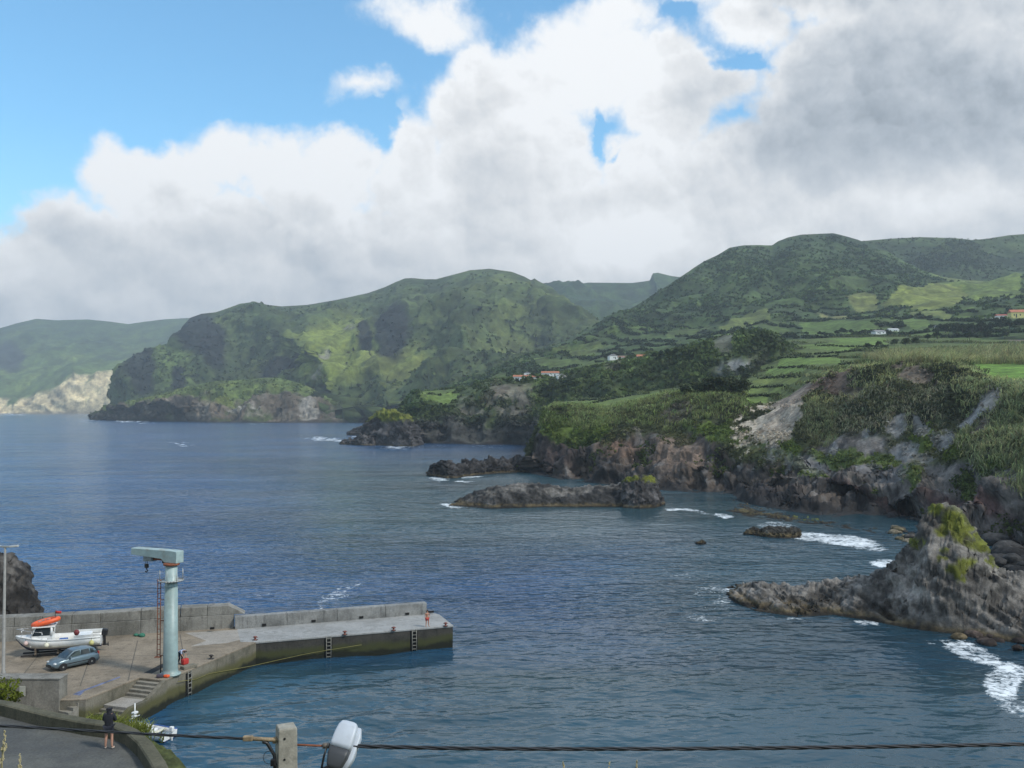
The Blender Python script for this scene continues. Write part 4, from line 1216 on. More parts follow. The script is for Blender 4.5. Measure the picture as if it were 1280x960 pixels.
S0, NW = SLEN + 0.1, -2.45
SEND = 18.8
quay = empty('quay', (-40, 82, 0), 'broad brownish concrete quay with steps cut into its edge, below the crane', 'quay')
W1 = Vector((-34.4, 70.5, 0))
qpoly = [QQ(0, 0, 0), QQ(S0, 0, 0), QQ(S0, NW, 0), QQ(SEND, NW, 0), Vector((W1.x + 0.6, W1.y + 0.15, 0)), Vector((-75, 70.8, 0)), Vector((-75, 90, 0)), on(0, 800, QZ), on(125, 793, QZ), on(225, 786, QZ), PP(-1.38, 7.0, 0), PP(-1.38, 0.55, 0)]
put(MB().prism([(p.x, p.y) for p in qpoly], -3, QZ - 0.13), 'quay_base', M_QUAYFACE, quay)
put(MB().prism([(p.x, p.y) for p in qpoly], QZ - 0.127, QZ), 'paving', M_APRON, quay, bev=0.03)
lp = [on(*q, QZ) for q in [(231, 791), (300, 787), (302, 799), (285, 803.5), (238, 808), (258, 801)]]
put(MB().prism([(p.x, p.y) for p in lp], QZ - 0.05, QZ + 0.006), 'paving_patch', M_PATCH, quay)
mb = MB()
z = QZ
for k in range(5):
    z -= 0.2
    s = S0 + 0.40 * k
    mb.box(QQ(s + 0.2, NW / 2, (z - 3) / 2), (0.40 - 0.004, -NW - 0.02, z + 3), rot_to(qd), 0.02)
put(mb, 'stairs', M_STEP, quay, label='upper flight of five concrete steps')
s1 = S0 + 2.0
put(MB().box(QQ(s1 + 1.0, NW / 2, (1.2 - 3) / 2), (1.99, -NW - 0.02, 4.2), rot_to(qd), 0.02), 'landing', M_PATCH, quay)
mb = MB()
for k in range(4):
    z -= 0.22
    s = s1 + 2.0 + 0.40 * k
    mb.box(QQ(s + 0.2, NW / 2, (z - 3) / 2), (0.396, -NW - 0.02, z + 3), rot_to(qd), 0.02)
put(mb, 'stairs', M_STEP, quay, label='lower flight of wet steps going down to the water')
# sloping outer edge of the steps
mb = MB()
e = [QQ(S0 - 1.4, 0.02, 0), QQ(S0 + 4.4, 0.02, 0)]
for (n0, n1) in [(-0.14, 0.24)]:
    pts = [(S0 - 0.05, QZ + 0.01), (S0 + 0.3, QZ), (S0 + 2.2, 1.28), (S0 + 4.0, 1.26), (S0 + 5.8, 0.35), (S0 + 5.8, -3), (S0 - 0.05, -3)]
    M = Matrix.Translation(QQ(0, (n0 + n1) / 2, 0)) @ rot_to(qd)
    mb.extr(pts, M, n1 - n0)
put(mb, 'stair_stringer', M_QUAYFACE, quay, bev=0.03)
# left flight, down to the low path
mb = MB()
la, lb = on(76, 867, QZ), on(103, 872.5, QZ)
lm = (la + lb) / 2; ld = (lb - la); ld.z = 0; lw = ld.length; ld.normalize(); lo_ = Vector((ld.y, -ld.x, 0))
for k in range(3):
    zt = QZ - 0.26 * (k + 1)
    c = Vector((lm.x, lm.y, 0)) + lo_ * (0.2 + 0.4 * k)
    mb.box((c.x, c.y, (zt - 2) / 2), (lw, 0.397, zt + 2), rot_to(ld), 0.02)
put(mb, 'stairs', M_STEP, quay, label='short dark flight of steps by the old wall')
# blue marking along the edge
bl = [on(*q, QZ) for q in [(91, 868), (98, 864.5), (150, 845.5), (150, 847), (106, 863.5), (100, 869.5)]]
put(MB().prism([(p.x, p.y) for p in bl], QZ - 0.05, QZ + 0.005), 'blue_stain', paint('blue_stain', (0.10, 0.12, 0.20), 0.9, 0, 0.5, 1.5), quay)
for q0, q1 in [((172, 801), (160, 851)), ((120, 800), (100, 858)), ((60, 804), (30, 842)), ((225, 793), (232, 834)), ((40, 822), (262, 818))]:
    a, b = on(*q0, QZ), on(*q1, QZ)
    d = b - a
    put(MB().box((a + b) / 2 + Vector((0, 0, -.02)), (d.length, .07, .052), rot_to(d)), 'paving_joint', paint('joint', (.085, .075, .06), .9), quay)
# dark trough beside the crane and a kerb block
tr = [on(*q, QZ) for q in [(180, 841), (203, 829.5), (205, 834), (190, 842)]]
put(MB().prism([(p.x, p.y) for p in tr], QZ - 0.05, QZ + 0.005), 'trough', M_BLACK, quay)
put(MB().box(on(234, 835.5, QZ) + Vector((0.1, 0.1, 0.13)), (1.3, 0.6, 0.26), (0, 0, 0.9), 0.04), 'kerb_block', M_QUAYFACE, quay)
a = (on(239, 838, QZ) - QQ(0, 0, QZ)).dot(qd)
put(MB().box(QQ(a, 0.006, 1.0), (0.75, 0.05, 2.0), rot_to(qd)), 'ladder_recess', M_BLACK, quay)
put(ladder(MB(), QQ(a, 0, 0), qn, qd, QZ - 0.05, -0.3, 6), 'ladder', M_RUNG, quay)

# storm wall along the seaward side of the quay
sw = empty('sea_wall', (-38, 91, 0), 'tall grey two-course storm wall along the back of the quay, sloping at one end', 'wall')
base = [on(-20, 803.5, QZ), on(52, 800, QZ), on(125, 796, QZ), on(225, 789, QZ), on(292, 785, QZ)]
lowm, upm = MB(), MB()
pts = []
for i in range(len(base) - 1):
    n = 2
    for k in range(n): pts.append(base[i].lerp(base[i + 1], k / n))
pts.append(base[-1])
for i in range(len(pts) - 1):
    a, b = pts[i], pts[i + 1]
    d = b - a; d.z = 0
    L = d.length; d.normalize(); nn = Vector((-d.y, d.x, 0))
    m_ = (a + b) / 2
    zl, zu = 3.52, 4.42
    lowm.box(Vector((m_.x, m_.y, (zl + 1) / 2)) + nn * 0.95, (L - 0.02, 1.9, zl - 1), rot_to(d), 0.03)
    if i < len(pts) - 2:
        upm.box(Vector((m_.x, m_.y, (zl + zu) / 2 + 0.01)) + nn * 1.0, (L - 0.05, 1.55, zu - zl), rot_to(d), 0.04)
    else:
        M = Matrix.Translation(Vector((a.x, a.y, 0)) + nn * 1.0) @ rot_to(d)
        upm.extr([(0.02, zl + 0.01), (L + 1.1, zl + 0.01), (L * 0.80, zu), (0.02, zu)], M, 1.55)
put(lowm, 'lower_course', M_WALL, sw)
put(upm, 'upper_course', M_WALL, sw, bev=0.03)
g = on(265, 785.5, QZ + 0.35)
put(MB().box(g + Vector((0, 0.05, 0)), (0.4, 0.25, 0.2), (0, 0, 0.2)), 'drain_slot', M_BLACK, sw)

# old wall by the low path
ow = empty('wall', (-45, 71, 0), 'old stained concrete wall with a white notice, left of the short steps', 'wall')
put(MB().box((-48, 71.15, 1.4), (27.2, 1.3, 4.7), None, 0.05), 'wall_body', M_OLDWALL, ow)
put(MB().box((-48, 71.15, 3.81), (27.3, 1.4, 0.10), None, 0.03), 'coping', M_WALL, ow)
g = at(28, 864, 70.48)
put(MB().box(g, (0.45, 0.05, 0.75), None, 0.01), 'notice', paint('notice_white', (0.36, 0.36, 0.31), 0.7), ow)
pth = MB().prism([(-75, 55), (-36, 55), (-34.2, 62), (-33.9, 69), (-34.0, 70.6), (-75, 70.6)], -3, 1.15).build('path', M_APRON)
tag(pth, kind='structure')

# ------------------------------------------------------------------ crane
cb = on(213, 843, QZ)
crane = empty('harbour_crane', cb, 'pale turquoise column crane with a short jib on the edge of the quay', 'crane')
YC = cb.y
zt = CZ - YC * (704 - HY) / F - QZ
zc = CZ - YC * (731 - HY) / F - QZ
MB().lathe([(0.85, 0.0), (0.85, 0.10), (0.62, 0.12), (0.605, 0.5), (0.52, zc), ], seg=28).build('column', M_TEAL, crane)
MB().lathe([(0.535, zc + 0.003), (0.55, zc + 0.02), (0.535, zc + 0.06), (0.495, zc + 0.10), (0.485, zt - 0.1)], seg=28).build('upper_column', M_TEALL, crane)
MB().lathe([(0.56, zt - 0.098), (0.66, zt - 0.08), (0.66, zt + 0.06), (0.58, zt + 0.08)], seg=28).build('slew_ring', M_RUST, crane)
jt, jb = at(168.5, 692, YC * 1.028) - cb, at(225, 697, YC) - cb
jd = Vector((jt.x - jb.x, jt.y - jb.y, 0)); JL = jd.length; jd.normalize()
MJ = Matrix.Translation(Vector((jb.x, jb.y, 0))) @ rot_to(jd)
zb_ = zt + 0.085
MB().extr([(0, zb_), (1.35, zb_), (1.7, zb_ + 0.28), (JL, zb_ + 0.42), (JL, zb_ + 0.98), (0.6, zb_ + 1.02), (0, zb_ + 0.98)], MJ, 0.85).build('jib', M_TEALL, crane, bev=0.04)
MB().box(MJ @ Vector((1.55, 0, zb_ + 0.06)), (0.45, 0.5, 0.35), rot_to(jd), 0.05).build('winch', M_IRON, crane)
MB().box(MJ @ Vector((2.3, -0.05, zb_ + 0.18)), (1.3, 0.35, 0.22), rot_to(jd), 0.03).build('trolley_rail', M_RUST, crane)
MB().box(MJ @ Vector((3.35, 0, zb_ + 0.18)), (0.95, 0.7, 0.46), rot_to(jd), 0.06).build('motor_housing', paint('grey_housing', (0.16, 0.19, 0.20), 0.6, 0, 0.3, 4), crane)
hk = at(183.3, 708, YC * 1.02) - cb
mb = MB()
for s in (-0.07, 0.07): mb.tube([hk + Vector((s, 0, 0.1)), hk + Vector((s, 0, 0.75))], 0.02, 6)
mb.build('hoist_rope', M_IRON, crane)
mb = MB().box(hk + Vector((0, 0, 0.05)), (0.34, 0.2, 0.36), None, 0.07)
mb.tube([hk + Vector((0.0, 0, -0.1)), hk + Vector((0.02, 0, -0.28)), hk + Vector((0.12, 0, -0.38)), hk + Vector((0.02, 0, -0.48)), hk + Vector((-0.12, 0, -0.40))], 0.05, 8)
mb.build('hook_block', M_IRON, crane)
zp = CZ - YC * (724 - HY) / F - QZ
mb = MB()
for k in range(25):
    a = 2 * math.pi * k / 24
    if k < 24:
        a2 = 2 * math.pi * (k + 1) / 24
        mb.tube([(0.98 * math.cos(a), 0.98 * math.sin(a), zp), (0.98 * math.cos(a2), 0.98 * math.sin(a2), zp)], 0.045, 6)
        if k % 3 == 0:
            mb.tube([(0.98 * math.cos(a), 0.98 * math.sin(a), zp), (0.98 * math.cos(a), 0.98 * math.sin(a), zp + 0.9)], 0.018, 6)
mb.lathe([(0.56, zp - 0.06), (0.97, zp - 0.06), (0.97, zp - 0.02), (0.56, zp - 0.02)], seg=24)
mb.build('platform', M_ALU, crane)
zl0 = CZ - YC * (818 - HY) / F - QZ
mb = MB()
for xx in (-1.05, -0.80):
    mb.tube([(xx, -0.2, zl0), (xx, -0.2, zp + 0.1)], 0.035, 6)
n = int((zp - zl0) / 0.42)
for k in range(n):
    mb.tube([(-1.05, -0.2, zl0 + 0.2 + k * 0.42), (-0.80, -0.2, zl0 + 0.2 + k * 0.42)], 0.03, 6)
for z_ in (zl0 + 0.1, zl0 + 3.0, zp - 1.6):
    mb.tube([(-0.80, -0.2, z_), (-0.55, -0.1, z_)], 0.04, 6)
mb.box((-0.98, -0.2, zl0), (0.5, 0.3, 0.06))
mb.build('ladder', M_RUST, crane)
MB().tube([(-0.72, -0.25, 0.2), (-0.72, -0.25, zl0)], 0.05, 8).build('cable_conduit', M_IRON, crane)

# ------------------------------------------------------------------ car
def make_car():
    c = on(91, 832.5, QZ)
    f, r = on(76, 836, QZ), on(112, 828, QZ)
    d = Vector((f.x - r.x, f.y - r.y, 0)).normalized()
    car = empty('parked_car', c, 'small blue-grey hatchback parked in front of the white boat', 'car', math.atan2(d.y, d.x))
    # x forward
    W = 0.82
    prof = [(-1.93, .30), (-1.97, .62), (-1.90, .92), (-1.0, .97), (0.75, .93), (1.45, .84), (1.85, .70), (1.97, .52), (1.95, .28)]
    rings = []
    for y, k in ((-W, 0.965), (-W * 1.0, 0.985), (-W * .90, 1.0), (W * .90, 1.0), (W, .985), (W, 0.965)):
        pass
    mb = MB()
    secs = []
    for (x, zb, zh, w) in [(-1.98, .42, .60, .60), (-1.95, .28, .86, .74), (-1.80, .22, .95, .80), (-1.2, .20, .98, .83), (-0.3, .19, .97, .84), (0.6, .19, .945, .835), (1.05, .20, .91, .825), (1.45, .21, .84, .80), (1.78, .24, .72, .74), (1.95, .30, .58, .64), (2.0, .40, .50, .52)]:
        secs.append([Vector((x, s * w * kk, z)) for (s, kk, z) in [(1, .92, zb), (1, 1.0, zb + (zh - zb) * .35), (1, .985, zb + (zh - zb) * .75), (1, .90, zh), (-1, .90, zh), (-1, .985, zb + (zh - zb) * .75), (-1, 1.0, zb + (zh - zb) * .35), (-1, .92, zb)]])
    mb.loft(secs)
    body = mb.build('body', M_CARP, car)
    mb = MB()
    secs = []
    for (x, zr, w) in [(-1.80, .955, .70), (-1.62, 1.30, .66), (-1.45, 1.43, .62), (-0.9, 1.49, .61), (-0.1, 1.495, .61), (0.25, 1.44, .62), (0.62, 1.20, .68), (0.98, .925, .73)]:
        secs.append([Vector((x, w * 1.13, .90)), Vector((x, w * 1.0, zr - .02)), Vector((x, w * .88, zr)), Vector((x, -w * .88, zr)), Vector((x, -w, zr - .02)), Vector((x, -w * 1.13, .90))])
    mb.loft(secs)
    mb.build('cabin', M_CARP, car)
    # windows sit a few millimetres proud of the pillars
    def win(pts, name='window'):
        m2 = MB()
        m2.loft([[Vector(p) for p in pts], [Vector(p) * 1.0 + Vector((0, 0, 0.001)) for p in pts]], smooth=False)
        return m2.build(name, M_GLASS, car)
    def side(x, z, s):
        w = np.interp(x, [-1.80, -1.62, -1.45, -0.9, -0.1, 0.25, 0.62, 0.98], [.70, .66, .62, .61, .61, .62, .68, .73])
        zr = np.interp(x, [-1.80, -1.62, -1.45, -0.9, -0.1, 0.25, 0.62, 0.98], [.955, 1.30, 1.43, 1.49, 1.495, 1.44, 1.20, .925])
        t = (z - .90) / max(zr - .02 - .90, .02)
        return Vector((x, s * (w * (1.13 - .13 * t) + .012), z))
    for s in (1, -1):
        win([side(x, z, s) for (x, z) in [(.78, .985), (.50, 1.21), (.20, 1.385), (-.28, 1.41), (-.30, .985)]], 'side_window')
        win([side(x, z, s) for (x, z) in [(-.38, .985), (-.36, 1.41), (-1.05, 1.405), (-1.12, .985)]], 'side_window')
        win([side(x, z, s) for (x, z) in [(-1.22, 1.0), (-1.16, 1.39), (-1.42, 1.33), (-1.55, 1.06)]], 'side_window')
    win([(.99, .66, .955), (.645, .60, 1.215), (.285, .54, 1.44), (.285, -.54, 1.44), (.645, -.60, 1.215), (.99, -.66, .955)], 'windscreen')
    win([(-1.82, .58, 1.0), (-1.645, .55, 1.29), (-1.50, .50, 1.41), (-1.50, -.50, 1.41), (-1.645, -.55, 1.29), (-1.82, -.58, 1.0)], 'rear_window')
    for x in (1.22, -1.25):
        for s in (1, -1):
            M = Matrix.Rotation(R(90), 4, 'X')
            w = empty_part('wheel', (x, s * .74, .30), car)
            MB().lathe([(.20, -.10), (.285, -.10), (.30, -.06), (.30, .06), (.285, .10), (.20, .10)], seg=22, M=M).build('tyre', M_TYRE, w)
            MB().lathe([(.05, -.106), (.198, -.098), (.198, .098), (.05, .106)], seg=18, M=M).build('rim', M_ALU, w)
            MB().lathe([(.33, -.105), (.345, -.1), (.345, .1), (.33, .105)], seg=22, M=M).build('wheel_arch', M_BLKP, w)
    for s in (1, -1):
        MB().ball((1.80, s * .58, .64), .16, 12, (1.0, 1.05, .62)).build('headlight', paint('lamp_glass', (.5, .52, .52), .15), car)
        MB().box((-1.90, s * .66, .86), (.14, .14, .30), None, .03).build('tail_light', M_REDF, car)
        MB().box((.62, s * .90, 1.0), (.16, .18, .13), None, .05).build('wing_mirror', M_CARP, car)
    MB().box((1.93, 0, .36), (.14, 1.36, .20), None, .05).build('front_bumper', M_BLKP, car)
    MB().box((-1.95, 0, .42), (.14, 1.40, .20), None, .05).build('rear_bumper', M_BLKP, car)
    MB().box((1.99, 0, .47), (.03, .70, .09), None, .01).build('grille', M_BLACK, car)
    mb = MB()
    for s in (1, -1): mb.box((0, s * .835, .50), (2.2, .025, .07), None, .01)
    mb.build('side_moulding', M_BLKP, car)


def empty_part(name, loc, parent):
    o = bpy.data.objects.new(name, None)
    o.location = loc; o.parent = parent; o.empty_display_size = 0.2
    col.objects.link(o)
    return o


make_car()


# ------------------------------------------------------------------ boats
def make_hull(par, L, Bm, zk, zs, mats, blue=0.32):
    xs = np.linspace(-L / 2, L / 2, 17)
    top, wl, keel = [], [], []
    for x in xs:
        t = (x + L / 2) / L
        w = Bm / 2 * (0.86 + 0.14 * min(1, t * 3)) * (1 - max(0, (t - .5) / .5) ** 2.3)
        zS = zs + 0.34 * max(0, (t - .35) / .65) ** 1.8
        zK = zk + max(0, (t - .78) / .22) ** 2.0 * (zS - zk) * 0.80
        top.append((x, max(w, .015), zS)); keel.append((x, zK))
        zc = zK + (zS - zK) * blue
        wl.append((x, max(w * (.88 - .25 * max(0, t - .5)), .012), zc))
    mbt, mbb = MB(), MB()
    for s in (1, -1):
        mbt.loft([[Vector((a[0], s * a[1], a[2])), Vector((a[0], s * (a[1] * .5 + b[1] * .5 + .03), (a[2] + b[2]) / 2)), Vector((b[0], s * b[1], b[2]))] for a, b in zip(top, wl)], cap=False, closed=False)
    a, b = top[0], wl[0]
    k0 = keel[0]
    mbt.b.faces.new([mbt.b.verts.new(p) for p in [(a[0], a[1], a[2] - .06), (a[0], -a[1], a[2] - .06), (b[0], -b[1], b[2]), (b[0], b[1], b[2])]])
    hull = mbt.build('hull', mats[0], par)
    sol = hull.modifiers.new('skin', 'SOLIDIFY'); sol.thickness = 0.05; sol.offset = -1
    mbb.loft([[Vector((b[0], b[1], b[2])), Vector((b[0], b[1] * .5, (b[2] * .35 + k[1] * .65))), Vector((b[0], 0, k[1])), Vector((b[0], -b[1] * .5, (b[2] * .35 + k[1] * .65))), Vector((b[0], -b[1], b[2]))] for b, k in zip(wl, keel)], cap=True, closed=False)
    mbb.build('hull_bottom', mats[1], par)
    gm = MB()
    for s in (1, -1):
        gm.tube([(a[0], s * a[1], a[2]) for a in top], 0.055, 8)
    gm.build('rub_rail', mats[2], par)
    return top, wl, keel


def make_boat():
    bow, st = at(20, 798, 82.6), at(127, 792, 84.8)
    d = Vector((bow.x - st.x, bow.y - st.y, 0)); L = d.length; d.normalize()
    c = (bow + st) / 2; c.z = QZ
    b = empty('motor_boat', c, 'white motor boat with blue bottom standing ashore on a cradle', 'boat', math.atan2(d.y, d.x))
    top, wl, keel = make_hull(b, L, 2.5, 0.42, 1.50, (M_WHITE, M_NAVY, M_WHITE))
    # sole, fore deck, coaming
    n = len(top)
    mb = MB()
    mb.loft([[Vector((a[0], a[1] * .95, 0.95)), Vector((a[0], -a[1] * .95, 0.95))] for a in top[:10]], cap=False, closed=False)
    mb.build('cockpit_sole', M_CREAM, b)
    mb = MB()
    mb.loft([[Vector((a[0], a[1] * .97, a[2] + .0)), Vector((a[0], a[1] * .5, a[2] + .09)), Vector((a[0], -a[1] * .5, a[2] + .09)), Vector((a[0], -a[1] * .97, a[2]))] for a in top[10:]], cap=False, closed=False)
    mb.build('fore_deck', M_WHITE, b)
    # wheelhouse
    x0, x1 = L * .08, L * .245
    zr = 2.62
    mb = MB()
    mb.loft([[Vector((x0 - .1, .78, 0.95)), Vector((x1 + .55, .70, 0.95)), Vector((x1 + .55, -.70, 0.95)), Vector((x0 - .1, -.78, 0.95))],
             [Vector((x0 - .08, .80, 1.88)), Vector((x1 + .50, .66, 1.86)), Vector((x1 + .50, -.66, 1.86)), Vector((x0 - .08, -.80, 1.88))]], smooth=False)
    mb.build('wheelhouse', M_WHITE, b)
    mb = MB()
    mb.box(((x0 + x1) / 2 + .05, 0, zr + .03), (x1 - x0 + .7, 1.72, .09), None, .035)
    mb.build('wheelhouse_roof', M_WHITE, b)
    for (x, y, xt) in [(x0 - .02, .76, x0 - .02), (x0 - .02, -.76, x0 - .02), (x1 + .46, .62, x1 + .12), (x1 + .46, -.62, x1 + .12)]:
        MB().tube([(x, y, 1.86), (xt, y * 1.0, zr)], .05 if x > x0 + .1 else .10, 8).build('window_post', M_WHITE, b)
    for s in (1, -1):
        m2 = MB(); m2.loft([[Vector(p) for p in [(x0 + .1, s * .765, 1.90), (x1 + .40, s * .63, 1.90), (x1 + .08, s * .645, zr - .02), (x0 + .1, s * .765, zr - .02)]], [Vector(p) for p in [(x0 + .1, s * .78, 1.90), (x1 + .40, s * .645, 1.90), (x1 + .08, s * .66, zr - .02), (x0 + .1, s * .78, zr - .02)]]], smooth=False)
        m2.build('side_window', M_GLASS, b)
    m2 = MB(); m2.loft([[Vector(p) for p in [(x1 + .47, .55, 1.90), (x1 + .47, -.55, 1.90), (x1 + .15, -.57, zr - .02), (x1 + .15, .57, zr - .02)]], [Vector(p) for p in [(x1 + .49, .55, 1.90), (x1 + .49, -.55, 1.90), (x1 + .17, -.57, zr - .02), (x1 + .17, .57, zr - .02)]]], smooth=False)
    m2.build('windscreen', M_GLASS, b)
    # bow rail
    mb = MB()
    for s in (1, -1):
        pts_ = []
        for a in top[11:]:
            pts_.append(Vector((a[0] - .05, s * a[1] * .9, a[2] + .62)))
        mb.tube(pts_, .022, 6)
        for a in top[11::2]:
            mb.tube([(a[0] - .05, s * a[1] * .9, a[2]), (a[0] - .05, s * a[1] * .9, a[2] + .62)], .018, 6)
    mb.build('bow_rail', M_CHROME, b)
    for s in (1, -1):
        mb = MB()
        mb.loft([[Vector((a[0], s * a[1] * .96, a[2] + .0)), Vector((a[0], s * a[1] * .98, a[2] + .30)), Vector((a[0], s * (a[1] * .98 - .06), a[2] + .30)), Vector((a[0], s * (a[1] * .96 - .06), a[2]))] for a in top[0:6]], smooth=False)
        mb.build('bulwark', M_WHITE, b)
    MB().box((-L * .30, 0, 1.42), (1.2, 1.7, .55), None, .08).build('engine_box', M_WHITE, b)
    MB().box((-L * .06, .55, 1.42), (.7, .6, .16), None, .05).build('blue_crate', M_BLUE, b)
    MB().tube([(x0 - .2, 0, zr), (x0 - .2, 0, zr + 1.25)], .03, 8).build('mast', M_IRON, b)
    m2 = MB(); m2.loft([[Vector((x0 - .2 + .0, 0, zr + 1.28)), Vector((x0 - .2, 0, zr + 1.02))], [Vector((x0 - .45, .08, zr + 1.26)), Vector((x0 - .45, .08, zr + 1.02))], [Vector((x0 - .7, -.02, zr + 1.22)), Vector((x0 - .7, -.02, zr + .98))]], cap=False, closed=False)
    fl = m2.build('flag', M_REDF, b); s_ = fl.modifiers.new('t', 'SOLIDIFY'); s_.thickness = .01
    # outboard
    ob = empty_part('outboard_motor', (-L / 2 - .22, 0, 1.25), b)
    MB().box((-.05, 0, .45), (.52, .42, .60), (0, R(-8), 0), .12).build('cowling', M_BLKP, ob)
    MB().extr([(-.12, .2), (.12, .2), (.06, -.75), (-.16, -.75)], Matrix.Identity(4), .14).build('leg', M_BLKP, ob)
    mb = MB()
    mb.lathe([(.05, -.28), (.08, -.1), (.07, .12), (.02, .22)], (-.05, 0, -.68), 12, Matrix.Rotation(R(90), 4, 'Y'))
    for k in range(3):
        mb.box(Vector((-.34, 0, -.68)) + Matrix.Rotation(R(120 * k), 3, 'X') @ Vector((0, 0, .11)), (.03, .11, .2), (R(120 * k), 0, .5), .01)
    mb.build('propeller', M_BLKP, ob)
    # cradle
    cr = empty('boat_cradle', c, 'low timber and steel cradle under the white motor boat', 'cradle', math.atan2(d.y, d.x))
    mb = MB()
    for s in (1, -1): mb.box((0, s * .55, .16), (L * .86, .14, .14), None, .02)
    mb.build('runner', M_IRON, cr)
    M_OLDT = paint('old_timber', (.14, .11, .08), .85)
    for x in (-L * .34, 0, L * .26):
        mb = MB()
        mb.box((x, 0, .31), (.16, 1.7, .15), None, .02)
        for s in (1, -1): mb.box((x, s * .72, .55), (.14, .12, .5), (s * R(-12), 0, 0), .02)
        mb.build('cross_beam', M_OLDT, cr)
    MR = Matrix.Rotation(math.atan2(d.y, d.x), 4, 'Z')
    def wp(v): return c + MR @ Vector(v)
    # fenders hang on the near side
    side = 1 if (MR @ Vector((0, 1, 0))).y < 0 else -1
    for (x, r_, m_, lab) in [(L * .37, .20, paint('fender_pink', (.55, .40, .36), .5), 'pinkish round fender hanging nearest the bow of the white boat'), (L * .12, .21, M_CREAM, 'cream round fender hanging amidships on the white boat'), (-L * .40, .22, paint('fender_yellow', (.60, .55, .22), .5), 'yellowish round fender hanging near the stern of the white boat')]:
        i = int(round((x + L / 2) / L * 16))
        a = top[i]
        o = empty('fender', wp((x, side * (a[1] + .17), a[2] - .42)), lab, 'fender', 0, 'fenders on the white motor boat')
        MB().lathe([(.03, r_ * 1.25), (.05, r_ * 1.1), (r_ * .6, r_ * .85), (r_ * .92, r_ * .4), (r_, 0), (r_ * .92, -r_ * .4), (r_ * .6, -r_ * .8), (.04, -r_)], seg=16).build('bulb', m_, o)
        MB().tube([(0, 0, r_ * 1.2), (0, .12 if False else .02, .46)], .015, 6).build('lanyard', M_BLKP, o)
    o = empty('inflatable_raft', wp(((x0 + x1) / 2 + .1, 0, zr + .08)), 'orange inflatable raft lying on the wheelhouse roof of the white boat', 'raft', math.atan2(d.y, d.x))
    mb = MB()
    pts_ = []
    for k in range(29):
        t = 2 * math.pi * k / 28
        pts_.append(Vector((1.02 * math.cos(t) * (1 - .12 * math.cos(t)), .62 * math.sin(t), .26 - .22 * math.cos(t))))
    mb.tube(pts_, .20, 10)
    mb.build('tube', M_ORANGE, o)
    mb = MB(); mb.loft([[p * .9 + Vector((0, 0, -.02)) for p in pts_[:28]], [p * .9 + Vector((0, 0, .03)) for p in pts_[:28]]]); mb.build('floor', M_ORANGE, o)
    M_PINK = paint('dull_pink', (.45, .22, .18), .8)
    for (x, y) in [(-.35, .1), (.1, -.15), (.35, .2)]: MB().box((x, y, .42 - x * .22), (.28, .3, .12), (0, .2, x), .04).build('folded_bag', M_PINK, o)
    bo = empty('marker_buoy', wp((-L * .22, side * 1.0, 1.62)), 'round dark red marker float on a stick at the side of the white boat', 'buoy')
    MB().lathe([(.02, .68), (.16, .62), (.24, .45), (.24, .38), (.16, .2), (.02, .14)], seg=16).build('float', paint('dark_red', (.20, .03, .03), .6), bo)
    MB().tube([(0, 0, -.1), (0, 0, .2)], .025, 6).build('stick', M_IRON, bo)


make_boat()


def small_boat():
    c = on(181, 920, 0.0)
    b = empty('moored_boat', c, 'small white moored boat with short mast below the road parapet', 'boat', R(160))
    L = 4.6
    top, wl, keel = make_hull(b, L, 1.8, -0.25, 0.55, (M_WHITE, M_NAVY, M_BLUE), 0.4)
    mb = MB()
    mb.loft([[Vector((a[0], a[1] * .93, 0.22)), Vector((a[0], -a[1] * .93, 0.22))] for a in top[:14]], cap=False, closed=False)
    mb.build('cockpit_sole', paint('grey_blue_deck', (.20, .26, .32), .6), b)
    mb = MB()
    for x in (-1.2, 0.2): mb.box((x, 0, .48), (.28, 1.55, .05), None, .01)
    mb.build('thwart', M_CREAM, b)
    MB().box((-.55, 0, .42), (.75, .7, .38), None, .06).build('engine_box', M_WHITE, b)
    mx = 0.95
    MB().tube([(mx, 0, .2), (mx, 0, 2.3)], .045, 8).build('mast', M_WHITE, b)
    mb = MB()
    mb.box((mx, 0, 1.62), (.30, .42, .14), None, .03); mb.box((mx, .05, 1.38), (.26, .34, .12), None, .03)
    mb.tube([(mx, -.5, 1.28), (mx, .5, 1.28)], .03, 6)
    mb.build('lamp_bracket', M_WHITE, b)
    ob = empty_part('outboard_motor', (-L / 2 - .15, 0, .45), b)
    MB().box((0, 0, .35), (.30, .26, .38), None, .07).build('cowling', M_WHITE, ob)
    MB().box((0, 0, -.2), (.12, .1, .75), None, .02).build('leg', M_WHITE, ob)


small_boat()

# ------------------------------------------------------------------ bollards, rope, odds and ends
def bollard(p, lab, m_):
    o = empty('bollard', p, lab, 'bollard', 0, 'mooring bollards along the harbour edge')
    MB().lathe([(.22, 0), (.22, .05), (.13, .09), (.12, .26), (.20, .32), (.22, .40), (.17, .46), (.05, .48)], seg=16).build('post', m_, o)
    MB().box((0, 0, .015), (.6, .6, .03), None, .008).build('base_plate', M_IRON, o)
    MB().tube([(-.30, 0, .34), (.30, 0, .34)], .05, 8).build('cross_bar', m_, o)
    o.scale = (.75, .75, .78)
    return o


for (px, py, lab, m_) in [(319, 800, 'red bollard where the pier meets the quay edge', M_REDP), (431, 793.2, 'red bollard on the pier, next right of the first wall ladder', M_REDP), (492, 788, 'red bollard on the pier midway between the two wall ladders', M_REDP), (557, 782.5, 'dark red bollard at the very end of the pier', M_REDP), (264, 823.5, 'dark iron bollard on the quay edge right of the crane', M_IRON)]:
    bollard(on(px, py, QZ + .012 if px > 300 else QZ), lab, m_)

